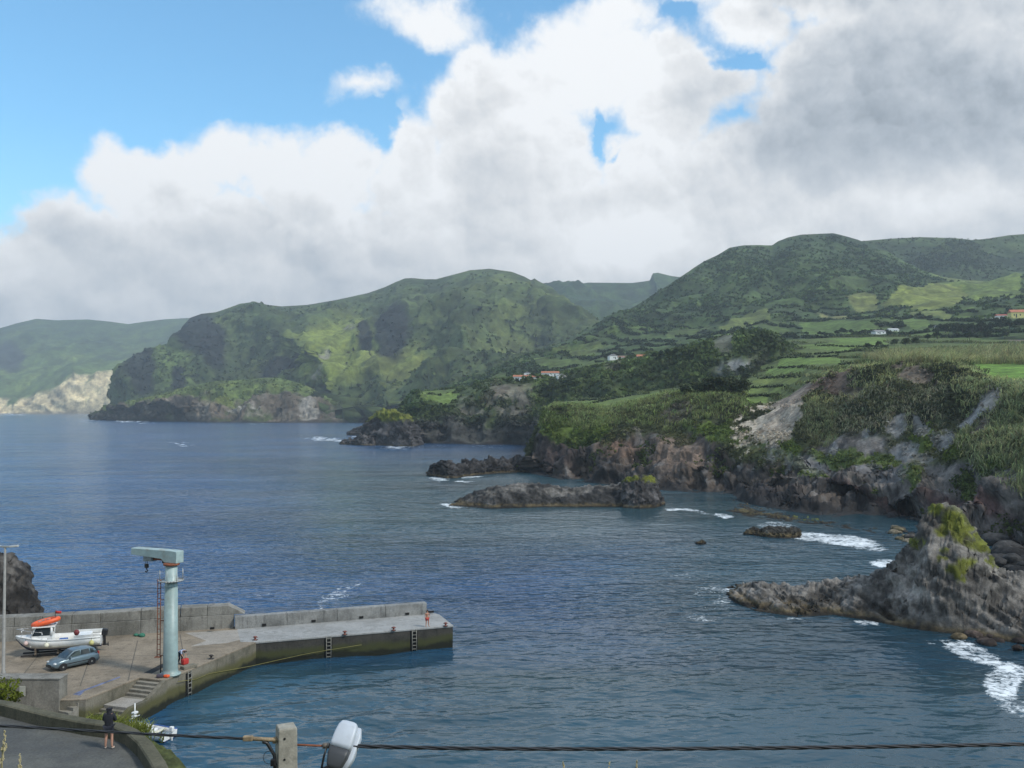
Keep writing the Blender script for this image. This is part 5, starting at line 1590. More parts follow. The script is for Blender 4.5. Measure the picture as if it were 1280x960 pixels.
rp = []
for (px, py) in [(222, 852), (245, 849), (262, 842), (282, 838.5), (317, 832), (350, 824.5), (380, 818), (405, 813.5), (430, 809.5), (452, 806)]:
    if px < 318:
        f_ = (px - 206) / (320 - 206)
        Yf = B_.y + (E1.y - B_.y) * f_ - 0.5
    else:
        f_ = (px - 320) / (566 - 320)
        Yf = E1.y + (E0.y - E1.y) * f_ - 0.35
    rp.append(at(px, py, Yf))
tag(MB().tube(rp, 0.022, 6).build('mooring_rope', M_YROPE), 'long yellowish mooring rope slung along the weedy face of the pier', 'rope')
g = on(174, 795.5, QZ)
o = empty('net_heap', g, 'small green heap of netting at the foot of the storm wall', 'net')
mb = MB()
for k in range(7): mb.ball((random.uniform(-.4, .4), random.uniform(-.2, .2), .12), random.uniform(.16, .26), 10, (1.2, 1, .7))
mb.build('netting', M_GNET, o)
g = on(203, 847, QZ)
o = empty('diving_bag', g, 'dark kit bag with bright orange flap lying at the crane foot', 'bag')
MB().box((-.2, 0, .14), (.55, .35, .26), (0, 0, .2), .09).build('bag_body', paint('dark_bag', (.06, .05, .07), .8), o)
MB().box((.32, .05, .12), (.45, .35, .20), (0, 0, -.3), .08).build('flap', M_ORANGE, o)

# street lamp at the left edge of the quay
M_LPOLE = paint('lamp_pole_grey', (.22, .215, .20), .6)
lp_ = on(4.0, 853, QZ)
lo2 = empty('street_lamp', lp_, 'tall grey street lamp with a flat double head beside the boat', 'street lamp')
zt_ = CZ - lp_.y * (683 - HY) / F - QZ
MB().tube([(0, 0, 0), (0, 0, .9), (0, 0, .92), (0, 0, zt_)], [.19, .17, .13, .085], 12).build('pole', M_LPOLE, lo2)
mb = MB(); mb.box((-.35, 0, zt_ + .05), (.35, .16, .10), None, .02); mb.box((.35, 0, zt_ + .05), (.35, .16, .10), None, .02); mb.box((0, 0, zt_ + .03), (.5, .2, .14), None, .03)
mb.build('bracket', M_ALU, lo2)
for s in (-1, 1): MB().box((s * .72, 0, zt_ + .06), (.68, .34, .15), (0, R(s * -4), 0), .05).build('lamp_head', paint('lamp_grey', (.40, .39, .36), .6), lo2)

# ------------------------------------------------------------------ road, parapet, bank
RZ = 10.0
Ipx = [(-120, 878), (-60, 886), (0, 895), (62, 911), (104, 919), (140, 924), (156, 931), (172, 946), (188, 972), (200, 1000), (206, 1030)]
I = [on(a, b, RZ) for a, b in Ipx]
road = MB()
near = [Vector((p.x * 30.0 / p.y - 0.0, 29.0, RZ)) for p in I]
rv = [[a, a.lerp(b, .33), a.lerp(b, .66), b] for a, b in zip(I, near)]
road.loft(rv, cap=False, closed=False, smooth=False)
tag(road.build('road', M_ROAD), kind='structure')
nrm = []
for i in range(len(I)):
    d = I[min(i + 1, len(I) - 1)] - I[max(i - 1, 0)]
    n = Vector((-d.y, d.x, 0)).normalized()
    if n.y + n.x * 0.6 < 0: n = -n
    nrm.append(n)
par = empty('road_parapet', I[4], 'low mossy concrete parapet curving round the edge of the road', 'wall')
mb = MB()
secs = []
for p, n in zip(I, nrm):
    secs.append([p + Vector((0, 0, -.6)), p + Vector((0, 0, .50)), p + n * .06 + Vector((0, 0, .55)), p + n * .50 + Vector((0, 0, .55)), p + n * .56 + Vector((0, 0, .50)), p + n * .62 + Vector((0, 0, -1.0))])
mb.loft(secs, smooth=False)
put(mb, 'parapet_body', M_KERB, par)
Ixy = np.array([(p.x, p.y) for p in I])


def bank_z(X, Y):
    # distance outside the road edge
    best = np.full(X.shape, 1e9); sgn = np.zeros(X.shape)
    for i in range(len(Ixy) - 1):
        a, b = Ixy[i], Ixy[i + 1]
        ab = b - a
        t = np.clip(((X - a[0]) * ab[0] + (Y - a[1]) * ab[1]) / (ab @ ab), 0, 1)
        dx, dy = X - a[0] - t * ab[0], Y - a[1] - t * ab[1]
        dd = np.hypot(dx, dy)
        n = nrm[i]
        m_ = dd < best
        best = np.where(m_, dd, best); sgn = np.where(m_, np.sign(dx * n.x + dy * n.y), sgn)
    out = np.maximum(best * sgn - 0.55, 0)
    slope = np.where(X + Y * 0.42 > 3, 1.5, 0.62)
    out2 = np.maximum(out - 0.9, 0)
    zout = 9.75 + 0.35 * ss(out, 0.0, 0.25) - out2 * (0.62 + 0.95 * ss(X, -26, -14))
    zs = 22.75 - 0.385 * np.maximum(Y, -20) - 0.25 * ss(Y, 3, 9)
    w = ss(Y, 25.5, 30.5)
    z = zs * (1 - w) + zout * w
    return np.maximum(z, -3.5)


bx = np.arange(-80, 60, 0.55); by = np.concatenate([np.arange(-22, 66, 0.55)])
BX, BY = np.meshgrid(bx, by)
BZ = bank_z(BX, BY)
onroad = (BZ > 9.7) & (BZ < 9.8) & (BY > 28)
nz = fbm(np.stack([BX / 4, BY / 4, BX * 0], -1), 4, 401)
BZ = BZ + np.where(onroad, -0.05, nz * 0.35 - 0.15)
Gk = np.stack([BX, BY, BZ], -1)
C = np.zeros(Gk.shape) + np.array((0.060, 0.070, 0.022))
C = lerp3(C, ss(nz, 0, .5), (0.10, 0.10, 0.035))
C = lerp3(C, (1 - ss(BZ, 0.8, 2.2)), (0.05, 0.045, 0.04))
link_land('hillside', Gk, C, M_BANK, 'structure')

# ------------------------------------------------------------------ pole, lamp and cables close to the camera
pt = at(358, 907, 9.6)
pole = empty('utility_pole', (pt.x, pt.y, float(bank_z(np.array([pt.x]), np.array([pt.y]))[0]) - .4), 'square concrete utility pole top standing close below the camera', 'pole')
H = pt.z - pole.location.z
M_CONC = concrete_mat('pole_concrete', (0.33, 0.31, 0.26), (0.24, 0.225, 0.19), 0.6)
MB().loft([[Vector((sx * w, sy * w, z)) for sx, sy in ((1, 1), (-1, 1), (-1, -1), (1, -1))] for (w, z) in ((.125, 0), (.094, H - .02), (.086, H))], smooth=False).build('shaft', M_CONC, pole, bev=.008).rotation_euler = (0, 0, R(24))
Rz = Matrix.Rotation(R(24), 3, 'Z')
for (fx, zz) in ((-.035, .10), (-.035, .31), (-.02, .52)):
    MB().lathe([(.012, -.003), (.012, .003)], Rz @ Vector((fx, -.0985, H - zz)), 10, Rz.to_4x4() @ Matrix.Rotation(R(90), 4, 'X')).build('bolt_hole', M_BLACK, pole)
for zz in (.15, .24, .36, .45):
    MB().lathe([(.010, -.003), (.010, .003)], Rz @ Vector((.0985, -.02, H - zz)), 10, Rz.to_4x4() @ Matrix.Rotation(R(90), 4, 'Y')).build('bolt_hole', M_BLACK, pole)
L0 = at(347, 925.5, 9.55) - pole.location
L1 = at(310, 923, 9.45) - pole.location
R0 = at(371, 930.5, 9.6) - pole.location
R1 = at(406, 932.5, 9.6) - pole.location
mb = MB(); mb.tube([R0 - Vector((.1, 0, 0)), R1], .011, 8); mb.build('tie_rod', M_RUST, pole)
mb = MB(); mb.tube([L0 + Vector((.08, 0, 0)), L1], .022, 8); mb.box(L0.lerp(L1, .1), (.04, .05, .06), None, .01); mb.box(L1, (.10, .05, .05), None, .01); mb.build('cable_clamp', paint('clamp', (.28, .21, .13), .7, .2, .3, 20), pole)
mb = MB(); mb.tube([R1 - Vector((.02, 0, 0)), R1 + Vector((.05, 0, .005))], .028, 8); mb.build('cable_clamp', paint('clamp_grey', (.22, .18, .14), .7, .2, .3, 20), pole)
mb = MB()
q0 = at(334, 929, 9.5) - pole.location; q1 = at(343, 944, 9.5) - pole.location; q2 = at(344, 955, 9.5) - pole.location; q3 = at(342, 975, 9.52) - pole.location
mb.tube([at(328, 927, 9.48) - pole.location, q0, q1, q2, q3], .018, 8)
mb.box(at(341.5, 953, 9.45) - pole.location, (.05, .05, .07), None, .01)
lp2 = []
cc_ = at(336, 947, 9.46) - pole.location
for k in range(17):
    a = 2 * math.pi * k / 16
    lp2.append(cc_ + Vector((.055 * math.cos(a), 0, .065 * math.sin(a))))
mb.tube(lp2, .0035, 5)
mb.build('drop_wire', M_BLKP, pole)

M_CABLE = paint('cable', (0.018, 0.020, 0.024), 0.6)


def cable(name, pts, r, lab):
    """a bundle of three twisted wires along pts"""
    P_ = []
    for i in range(len(pts) - 1):
        for k in range(24): P_.append(pts[i].lerp(pts[i + 1], k / 24))
    P_.append(pts[-1])
    # smooth the joints
    for _ in range(60):
        P_ = [P_[0]] + [(P_[i - 1] + P_[i] * 2 + P_[i + 1]) / 4 for i in range(1, len(P_) - 1)] + [P_[-1]]
    mb = MB()
    for j in range(3):
        q = []
        s = 0
        for i, p in enumerate(P_):
            if i: s += (p - P_[i - 1]).length
            a = s * 9 + j * 2.094
            q.append(p + Vector((0, math.cos(a), math.sin(a))) * r * .55)
        mb.tube(q, r * .52, 6)
    return tag(mb.build(name, M_CABLE), lab, 'cable')


cable('power_cable', [at(-500, 893, 9.0), at(-200, 898, 9.1), at(0, 907, 9.3), at(120, 914, 9.4), at(240, 920.5, 9.45), at(312, 923.5, 9.45)], .0145, 'dark twisted overhead cable reaching the pole from the left edge')
cable('power_cable', [at(405, 932.5, 9.6), at(440, 932.5, 9.6), at(560, 935.5, 9.6), at(700, 936.2, 9.6), at(860, 936, 9.6), at(1060, 934, 9.6), at(1280, 930.5, 9.6), at(1700, 920, 9.6)], .0205, 'dark twisted overhead cable crossing the bay view to the right edge')

# luminaire on its bent arm
la_ = at(424, 944, 9.55)
lum = empty('street_lamp', (la_.x, la_.y, la_.z), 'pale street lamp head tilted up on dark arm right of the concrete pole', 'street lamp')
up_ = (at(433, 903, 9.75) - at(413, 958, 9.5)).normalized()
rt_ = Vector((0.93, -0.25, -0.32)); rt_ = (rt_ - up_ * rt_.dot(up_)).normalized()
bk_ = rt_.cross(up_).normalized()           # away from the viewer or towards
if bk_.y > 0: bk_ = -bk_
ML = Matrix((( rt_.x, bk_.x, up_.x, 0), (rt_.y, bk_.y, up_.y, 0), (rt_.z, bk_.z, up_.z, 0), (0, 0, 0, 1)))
def lsec(z, w, d, e=.27): return [ML @ Vector((math.copysign(abs(math.cos(a)) ** e, math.cos(a)) * w * .93, math.copysign(abs(math.sin(a)) ** e, math.sin(a)) * d + .02, z)) for a in [2 * math.pi * k / 24 for k in range(24)]]
M_LAMPW = paint('lamp_cover', (.47, .51, .56), .45, 0, .08, 5, dirt=(.33, .35, .36))
M_LAMPD = paint('lamp_base', (.045, .048, .052), .5, 0, .1, 4)
MB().loft([lsec(.055, .115, .085), lsec(.10, .122, .092), lsec(.20, .120, .090), lsec(.28, .108, .078), lsec(.325, .085, .055), lsec(.338, .05, .03)]).build('cover', M_LAMPW, lum)
MB().loft([lsec(-.16, .055, .05, .6), lsec(-.12, .085, .07), lsec(-.02, .112, .085), lsec(.052, .117, .088)]).build('housing', M_LAMPD, lum)
mb = MB(); sh = ML @ Vector((.075, -.055, 0))
mb.loft([[p * .96 + sh for p in lsec(-.14, .05, .05, .6)], [p + sh for p in lsec(0.0, .085, .05)], [p + sh for p in lsec(.22, .085, .05)], [p + sh for p in lsec(.31, .05, .03)]])
mb.build('lens_rim', M_LAMPW, lum)
pv = Vector((pole.location.x, pole.location.y, 0))
z0_ = pole.location.z + H - 1.4
arm = [ML @ Vector((0, 0, -.10)), at(404, 962, 9.5) - la_, at(401, 985, 9.5) - la_, Vector((pole.location.x + .08, pole.location.y, at(380, 1040, 9.55).z)) - la_]
MB().tube(arm, [.032, .030, .028, .028], 10).build('arm', M_LAMPD, lum)
cb2 = [at(408, 935, 9.5) - la_, at(405, 945, 9.48) - la_, at(402, 960, 9.47) - la_, at(400, 985, 9.48) - la_]
MB().tube(cb2, .012, 6).build('lead_wire', M_BLKP, lum)

# ------------------------------------------------------------------ plants and houses on the land
from mathutils.bvhtree import BVHTree


def bvh_of(G):
    nr, nc = G.shape[:2]
    return BVHTree.FromPolygons([tuple(v) for v in G.reshape(-1, 3)], [tuple(f) for f in grid_faces(nr, nc)])


BV = [bvh_of(GF[::2, ::2]), bvh_of(GE[::2, ::2]), bvh_of(GD[::2, ::2])]


def hit(px, py):
    """the ground seen along a sight line"""
    d = Vector(ray(px, py)).normalized()
    best = None
    for b in BV:
        h = b.ray_cast(Vector((0, 0, CZ)), d)
        if h[0] is not None and (best is None or h[3] < best[1]): best = (h[0], h[3])
    return best[0] if best else at(px, py, 800)


def leaf_cloud(name, cen, rad, nleaf, lsize, colr, sq=0.8, parent=None, jitter=0.35, mat=None, shell=0.55):
    cen = np.asarray(cen, float); n = len(cen)
    rad = np.broadcast_to(np.asarray(rad, float), (n,)); lsize = np.broadcast_to(np.asarray(lsize, float), (n,))
    d = rng.normal(size=(n, nleaf, 3)); d /= np.linalg.norm(d, axis=-1, keepdims=True)
    rr = shell + (1 - shell) * rng.random((n, nleaf, 1))
    p = cen[:, None, :] + d * rr * rad[:, None, None] * np.array([1, 1, sq])
    nn = d + rng.normal(size=d.shape) * 0.7 + np.array([0, 0, 0.4]); nn /= np.linalg.norm(nn, axis=-1, keepdims=True)
    a = np.cross(nn, rng.normal(size=nn.shape)); a /= np.linalg.norm(a, axis=-1, keepdims=True) + 1e-9
    b = np.cross(nn, a)
    s = lsize[:, None, None] * (0.6 + 0.8 * rng.random((n, nleaf, 1)))
    q = np.stack([p - a * s - b * s * .6, p + a * s * .9 - b * s * .5, p + a * s + b * s * .7, p - a * s * .7 + b * s * .6], 2)
    V = q.reshape(-1, 3)
    Fq = np.arange(len(V)).reshape(-1, 4)
    k = (1 - jitter + 2 * jitter * rng.random((n, nleaf, 1, 1)))
    c = (np.asarray(colr, float).reshape(-1, 1, 1, 3) * k) * np.ones((n, nleaf, 4, 1))
    return raw_mesh(name, V, Fq, mat or M_LEAF, c.reshape(-1, 3), False, parent)


def pick(G, W, n):
    w = np.clip(W, 0, None).ravel().astype(float)
    if w.sum() <= 0: return np.zeros((0,), int)
    return rng.choice(len(w), size=n, p=w / w.sum())


def blades(name, base, h, w, colr, lean=0.35, nb=8, spread=0.8, plume=0.0):
    base = np.asarray(base, float); n = len(base)
    h = np.broadcast_to(np.asarray(h, float), (n,)); 
    p = base[:, None, :] + np.concatenate([rng.normal(size=(n, nb, 2)) * spread, np.zeros((n, nb, 1)) - .2], -1)
    hh = h[:, None, None] * (0.6 + 0.6 * rng.random((n, nb, 1)))
    ang = rng.random((n, nb, 1)) * 2 * math.pi
    side = np.concatenate([np.cos(ang), np.sin(ang), 0 * ang], -1)
    ln = np.concatenate([rng.normal(size=(n, nb, 2)) * lean + np.array([0.12, 0.0]), np.ones((n, nb, 1))], -1)
    ln /= np.linalg.norm(ln, axis=-1, keepdims=True)
    mid = p + ln * hh * .6
    tip = p + (ln + np.concatenate([ln[..., :2] * .8, 0 * ang - .12], -1)) * hh
    wd = w * (0.7 + .6 * rng.random((n, nb, 1)))
    q = np.stack([p - side * wd * .5, p + side * wd * .5, mid + side * wd * .8, mid - side * wd * .8, mid - side * wd * .8, mid + side * wd * .8, tip + side * wd * .15, tip - side * wd * .15], 2)
    V = q.reshape(-1, 3)
    Fq = np.arange(len(V)).reshape(-1, 4)
    c = np.asarray(colr, float).reshape(-1, 1, 1, 3) * (0.65 + 0.7 * rng.random((n, nb, 1, 1))) * np.ones((n, nb, 8, 1))
    c[:, :, 4:, :] *= 1.25
    return tag(raw_mesh(name, V, Fq, M_LEAF, c.reshape(-1, 3), False), kind='stuff')


def veg_cols(C, idx, lo=0.55, hi=1.1):
    c = C.reshape(-1, 3)[idx]
    return c * (lo + (hi - lo) * rng.random((len(idx), 1)))


# scrub over the near cliff
bare = np.clip(SCARF + ROCKF * 1.1, 0, 1)
nzF = fbm(GF / 9, 4, 501)
wS = np.maximum(1 - bare, GRNF * .8) * ((TF > 0.9) & (TF < 4.3)) * (0.35 + ss(nzF, -0.2, 0.4)) * (PXF < 1330)
i = pick(GF, wS, 9000)
P_ = GF.reshape(-1, 3)[i]
Yd = P_[:, 1]
r = (0.35 + 0.9 * rng.random(len(i)) ** 2) * (0.7 + Yd / 500)
tag(leaf_cloud('scrub', P_ + np.array([0, 0, .15]), r, 12, 0.16 + 0.16 * r, veg_cols(CF, i, 1.0, 2.0), .75), kind='stuff')
# tufts hanging over the rock
wT = np.clip(ROCKF * (TF > 0.7) * ss(nzF, 0.15, 0.45), 0, 1) * (PXF < 1330)
i = pick(GF, wT, 500)
P_ = GF.reshape(-1, 3)[i]
tag(leaf_cloud('scrub', P_, 0.6 + 0.6 * rng.random(len(i)), 12, .28, np.array([(0.07, 0.095, 0.02)]) * (0.5 + .7 * rng.random((len(i), 1))), .8), kind='stuff')
# reeds: crest of the mound, right-hand slope, the left shoulder and the tall belt behind
def polyW(poly, T0=-1, T1=99): return inpoly(PXF, PYF, poly) & (TF > T0) & (TF < T1)
REEDC = np.array((0.135, 0.140, 0.062))
def reeds(W, n, h, colr, nb=8, lean=.25, w=.13, sp=.7):
    i = pick(GF, W, n)
    if len(i) == 0: return
    P_ = GF.reshape(-1, 3)[i]
    blades('reeds', P_, h * (0.7 + .6 * rng.random(len(i))), w, 1.9 * colr * (0.7 + 0.6 * rng.random((len(i), 1))) * (1 + .12 * rng.normal(size=(len(i), 3)) * .5), lean, nb, sp)
okF = (1 - np.clip(SCARF * 1.4, 0, 1))
reeds((polyW([(1008, 500), (1010, 470), (1040, 458), (1100, 448), (1200, 450), (1225, 470), (1285, 480), (1330, 480), (1330, 600), (1250, 590), (1215, 560), (1225, 500), (1180, 480), (1110, 485), (1060, 505)], 2.2, 5.2) * okF) ** 1.0, 1300, 1.4, REEDC * 1.15)
reeds(polyW([(1200, 480), (1330, 480), (1330, 640), (1230, 600), (1200, 560)], 1.7, 5.0) * okF, 1500, 1.8, np.array((.11, .125, .060)))
reeds(polyW([(1040, 520), (1040, 480), (1190, 480), (1180, 530), (1100, 545), (1050, 545)], 1.5, 4.2) * okF, 650, 1.4, np.array((.115, .115, .070)))
reeds(polyW([(1000, 545), (1010, 500), (1050, 515), (1040, 560)], 1.5, 4.2) * okF, 300, 1.7, np.array((.09, .10, .05)))
reeds(polyW([(672, 550), (690, 500), (760, 505), (830, 485), (930, 480), (935, 520), (840, 540), (760, 530), (700, 540)], 2.3, 5.05) * okF, 1700, 2.0, np.array((.105, .125, .045)))
reeds(polyW([(1075, 450), (1110, 446), (1200, 446), (1330, 440), (1330, 458), (1200, 456), (1130, 460)], 4.0, 6.6), 1700, 3.6, np.array((.135, .135, .062)), 10)
reeds(polyW([(1100, 447), (1280, 440), (1330, 440), (1330, 452), (1100, 452)], 5.2, 7.5), 1100, 4.2, np.array((.115, .120, .055)), 10, .2, .2, 1.2)
reeds((CF[..., 1] < 0.05) * (TF > 4.6) * (PXF < 1330) * (PXF > 675), 2200, 1.8, np.array((.055, .065, .026)), 8, .3, .25, 1.0)

# low hedges between the little terraces beside the pale scar
hc = []
for ln in [[(936, 485.5), (985, 483)], [(933, 496), (975, 494.5)], [(948, 473.5), (1003, 471)], [(960, 461), (1010, 459)], [(985, 445), (1045, 441.5), (1110, 435)], [(975, 447.5), (1050, 445.5)], [(1020, 432), (1070, 434), (1110, 433)], [(1050, 457), (1085, 452)], [(700, 513), (765, 499), (800, 492)], [(725, 501), (768, 499)]]:
    for (a, b) in zip(ln, ln[1:]):
        n = int(math.hypot(b[0] - a[0], b[1] - a[1]) / 1.6)
        for k in range(n):
            if random.random() < .85:
                f = k / n
                h = hit(a[0] + (b[0] - a[0]) * f + random.uniform(-1, 1), a[1] + (b[1] - a[1]) * f + random.uniform(-.5, .5))
                hc.append((h.x, h.y, h.z + .3))
rr = .5 + .7 * rng.random(len(hc))
tag(leaf_cloud('hedgerows', hc, rr, 14, .3 + .1 * rr, np.array([(0.03, 0.042, 0.018)]) * (.6 + .9 * rng.random((len(hc), 1))), .85), kind='stuff')

# hedges, thickets and woods farther off
lowtone = np.array((0.032, 0.048, 0.018))
nzE = fbm(GE / 14, 4, 511)
wE = ((TE > 0.9) & (TE < 3.1)) * (CE[..., 0] < 0.085) * (0.25 + ss(nzE, -0.2, 0.4))
i = pick(GE, wE, 5200)
P_ = GE.reshape(-1, 3)[i]
r = 1.2 + 2.4 * rng.random(len(i)) ** 2
tag(leaf_cloud('thicket', P_ + np.array([0, 0, .4]), r, 12, .45 + .22 * r, veg_cols(CE, i, .9, 1.9), .8), kind='stuff')
nzD = fbm(GD / 45, 4, 513)
upD = ((TD > 1.0) & (TD < 2.93)) * (1 - LOWD) * (0.25 + ss(nzD, -0.25, 0.35))
i = pick(GD, (upD * (PXD < 1330)) * (~INFD), 9500)
P_ = GD.reshape(-1, 3)[i]
r = 1.5 + 2.2 * rng.random(len(i)) ** 2
tag(leaf_cloud('woodland', P_ + np.array([0, 0, 1.0]), r, 9, 0.8 + .22 * r, veg_cols(CD, i, .9, 1.9), .7), kind='stuff')
i = pick(GD, HEDD * (PXD < 1330) * ((TD > 0.2) & (TD < 2.6)) * (~INFD), 5200)
P_ = GD.reshape(-1, 3)[i]
r = 1.2 + 1.9 * rng.random(len(i)) ** 2
tag(leaf_cloud('hedgerows', P_ + np.array([0, 0, .9]), r, 10, .55 + .22 * r, lowtone * (0.6 + 1.1 * rng.random((len(i), 1))), .85), kind='stuff')
i = pick(GH, (1 - RKH * .9) * (TH > 0.8) * (TH < 1.97), 800)
P_ = GH.reshape(-1, 3)[i]
r = 1.2 + 2.6 * rng.random(len(i)) ** 2
tag(leaf_cloud('thicket', P_ + np.array([0, 0, .2]), r, 9, .8 + .2 * r, veg_cols(CH, i, .6, 1.6), .55), kind='stuff')
i = pick(GD2, ((TD2 > 0.6) & (TD2 < 1.93)) * (PXD2 < 1330) * (0.15 + ss(fbm(GD2 / 60, 4, 521), -.1, .4)), 2600)
P_ = GD2.reshape(-1, 3)[i]
r = 1.6 + 2.4 * rng.random(len(i)) ** 2
tag(leaf_cloud('woodland', P_ + np.array([0, 0, .8]), r, 9, .8 + .22 * r, veg_cols(CD2, i, .8, 1.7), .7), kind='stuff')
nzB = fbm(GB / 70, 4, 515)
i = pick(GB, ((TB > 0.9) & (TB < 2.92)) * (0.2 + ss(nzB, -0.2, 0.4)) * (CB[..., 0] < 0.10) * (1 - 0.8 * ss(TB, 1.6, 2.3)), 2600)
P_ = GB.reshape(-1, 3)[i]
r = 2.2 + 3.0 * rng.random(len(i)) ** 2
tag(leaf_cloud('woodland', P_ + np.array([0, 0, .5]), r, 8, 1.8 + .25 * r, veg_cols(CB, i, .8, 1.7), .6), kind='stuff')


# trees and bushes one can tell apart
def tree_proto(name, h, crown_r, nl, tone, flat, label, cat, group, trunk_h):
    o = empty(name, (0, 0, 0), label, cat, 0, group)
    mb = MB()
    lean = random.uniform(-.05, .05)
    top = Vector((lean * h, random.uniform(-.05, .05) * h, h * .72))
    mb.tube([(0, 0, -.4), top * .35, top * .7, top], [h * .035, h * .028, h * .02, h * .008], 8)
    tips = []
    for k in range(7):
        a = 2 * math.pi * k / 7 + random.uniform(-.4, .4)
        s = top * random.uniform(trunk_h, .75)
        e = s + Vector((math.cos(a), math.sin(a), random.uniform(.35, .9))) * crown_r * random.uniform(.55, .85)
        mb.tube([s, s.lerp(e, .5) + Vector((0, 0, .06 * h)), e], [h * .014, h * .009, h * .004], 6)
        tips.append(e)
    mb.build('trunk', paint('bark', (.07, .055, .04), .9, 0, .3, 3), o)
    cen = [t for t in tips] + [top + Vector((random.uniform(-.4, .4), random.uniform(-.4, .4), random.uniform(0, .5))) * crown_r * .6 for _ in range(5)] + [Vector((random.uniform(-.6, .6) * crown_r, random.uniform(-.6, .6) * crown_r, h * random.uniform(.45, .75))) for _ in range(4)]
    rad = [crown_r * random.uniform(.30, .55) for _ in cen]
    cols_ = np.array(tone) * (0.55 + 0.9 * rng.random((len(cen), 1)))
    cr = leaf_cloud('crown', np.array([tuple(c) for c in cen]), rad, nl, crown_r * .10, cols_, flat, o)
    return o


KIND = {}
def plant(kind, px, py, hpx, label, group, cat, args):
    p = hit(px, py)
    sc = hpx * p.y / F / args[0]
    if kind not in KIND:
        KIND[kind] = tree_proto(kind if kind in ('tree', 'shrub') else kind, *args[:5], label, cat, group, args[5])
        o = KIND[kind]
    else:
        o = copy_tree(KIND[kind])
    o.location = p; o.scale = (sc, sc, sc * random.uniform(.9, 1.1)); o.rotation_euler.z = random.uniform(0, 6.28)
    o['label'] = label; o['group'] = group; o['category'] = cat
    return o


A_BUSH = (3.0, 1.9, 46, (0.052, 0.068, 0.026), .8, .15)
A_TREE = (7.0, 2.8, 46, (0.032, 0.048, 0.018), .9, .4)
for (x, y, h) in [(872, 492, 14), (886, 493, 20), (900, 494, 24), (914, 494, 24), (926, 493, 20), (858, 494, 14)]:
    plant('shrub', x, y, h, 'dark bush in the clump on the near cliff edge, left of the pale scar', 'bushes on the near cliff edge', 'bush', A_BUSH)
plant('tree', 931, 494, 15, 'small dark upright tree alone on the corner of the green terrace', 'lone terrace tree', 'tree', (7.0, 1.6, 46, (0.022, 0.030, 0.014), 1.3, .3)).scale.x *= .6
for (x, y, h) in [(1182, 416, 12), (1192, 418, 13), (1203, 416, 14), (1215, 417, 14), (1226, 415, 15), (1238, 416, 14), (1250, 414, 15), (1262, 412, 14), (1274, 410, 14), (1160, 426, 10), (1172, 424, 12), (1212, 426, 11), (1234, 424, 11), (1256, 424, 11)]:
    plant('round_tree', x, y, h, 'dark rounded tree in the belt of trees below the yellow house', 'trees below the yellow house', 'tree', A_TREE)
for (x, y, h) in [(1056, 419, 9), (1046, 420, 8), (1064, 419, 8), (1052, 418, 9)]:
    plant('round_tree', x, y, h, 'dark tree in the small clump on the flat fields left of the cottages', 'small clump on the fields', 'tree', A_TREE)
for (x, y, h) in [(646, 478, 5), (672, 475, 6), (708, 472, 6), (715, 470, 7), (634, 480, 6), (724, 468, 6)]:
    plant('round_tree', x, y, h, 'low dark tree around the lower row of white farmhouses', 'trees around the lower farmhouses', 'tree', A_TREE)
for (x, y, h) in [(818, 449, 9), (826, 448, 10), (835, 446, 11), (845, 444, 10), (786, 450, 5), (757, 450, 5)]:
    plant('round_tree', x, y, h, 'dark tree on the ridge beside the upper white cottages', 'trees beside the upper cottages', 'tree', A_TREE)
for (x, y, h) in [(1098, 433, 7), (1085, 436, 7), (1118, 432, 8), (1132, 432, 9), (1145, 431, 9)]:
    plant('shrub', x, y, h, 'dark hedge bush at the far end of the bright field', 'bushes by the bright field', 'bush', A_BUSH)
for (x, y, h) in [(940, 470, 10), (932, 476, 11), (946, 466, 8)]:
    plant('shrub', x, y, h, 'dark bush under the grey scar at the edge of the terraces', 'bushes under the grey scar', 'bush', A_BUSH)

# yellow-green bush at the left by the old wall
bp = at(4, 868, 52)
bz = float(bank_z(np.array([bp.x]), np.array([bp.y]))[0])
o = empty('shrub', (bp.x, bp.y, bz), 'bright yellow-green bush in front of the old wall at the left edge', 'bush')
top_z = at(4, 847, 52).z - bz
cs = [(random.uniform(-1.0, .7), random.uniform(-.6, .6), random.uniform(top_z * .35, top_z - .35)) for _ in range(26)]
leaf_cloud('crown', cs, [random.uniform(.28, .5) for _ in cs], 60, .075, np.array([(0.16, 0.19, 0.02)]) * (0.5 + .8 * rng.random((26, 1))), .9, o)
mb = MB()
for k in range(7): mb.tube([(0, 0, -.3), (cs[k][0] * .5, cs[k][1] * .5, cs[k][2] * .6), cs[k]], [.05, .035, .015], 6)
mb.build('stem', paint('twig', (.08, .06, .04), .9), o)

# weeds along the parapet and dry stalks close to the camera
wp_ = []
for k in range(170):
    x = random.choice([random.uniform(82, 150), random.uniform(84, 158), random.uniform(196, 206)])
    i_ = np.interp(x, [p[0] for p in Ipx], range(len(Ipx)))
    a = I[int(i_)].lerp(I[min(int(i_) + 1, len(I) - 1)], i_ % 1) + nrm[int(i_)] * random.uniform(.75, 1.5 if x < 170 else 2.0)
    a.z = float(bank_z(np.array([a.x]), np.array([a.y]))[0])
    wp_.append(tuple(a))
blades('weeds', wp_, .62, .026, np.array([(0.17, 0.19, 0.04)]) * (.6 + .7 * rng.random((len(wp_), 1))), .3, 14, .16)
bk = []
for k in range(900):
    x, y = random.uniform(-36, 6), random.uniform(9, 28)
    bk.append((x, y, float(bank_z(np.array([x]), np.array([y]))[0])))
blades('grass', bk, .42, .02, np.array([(0.11, 0.12, 0.04)]) * (.6 + .7 * rng.random((len(bk), 1))), .35, 12, .25)


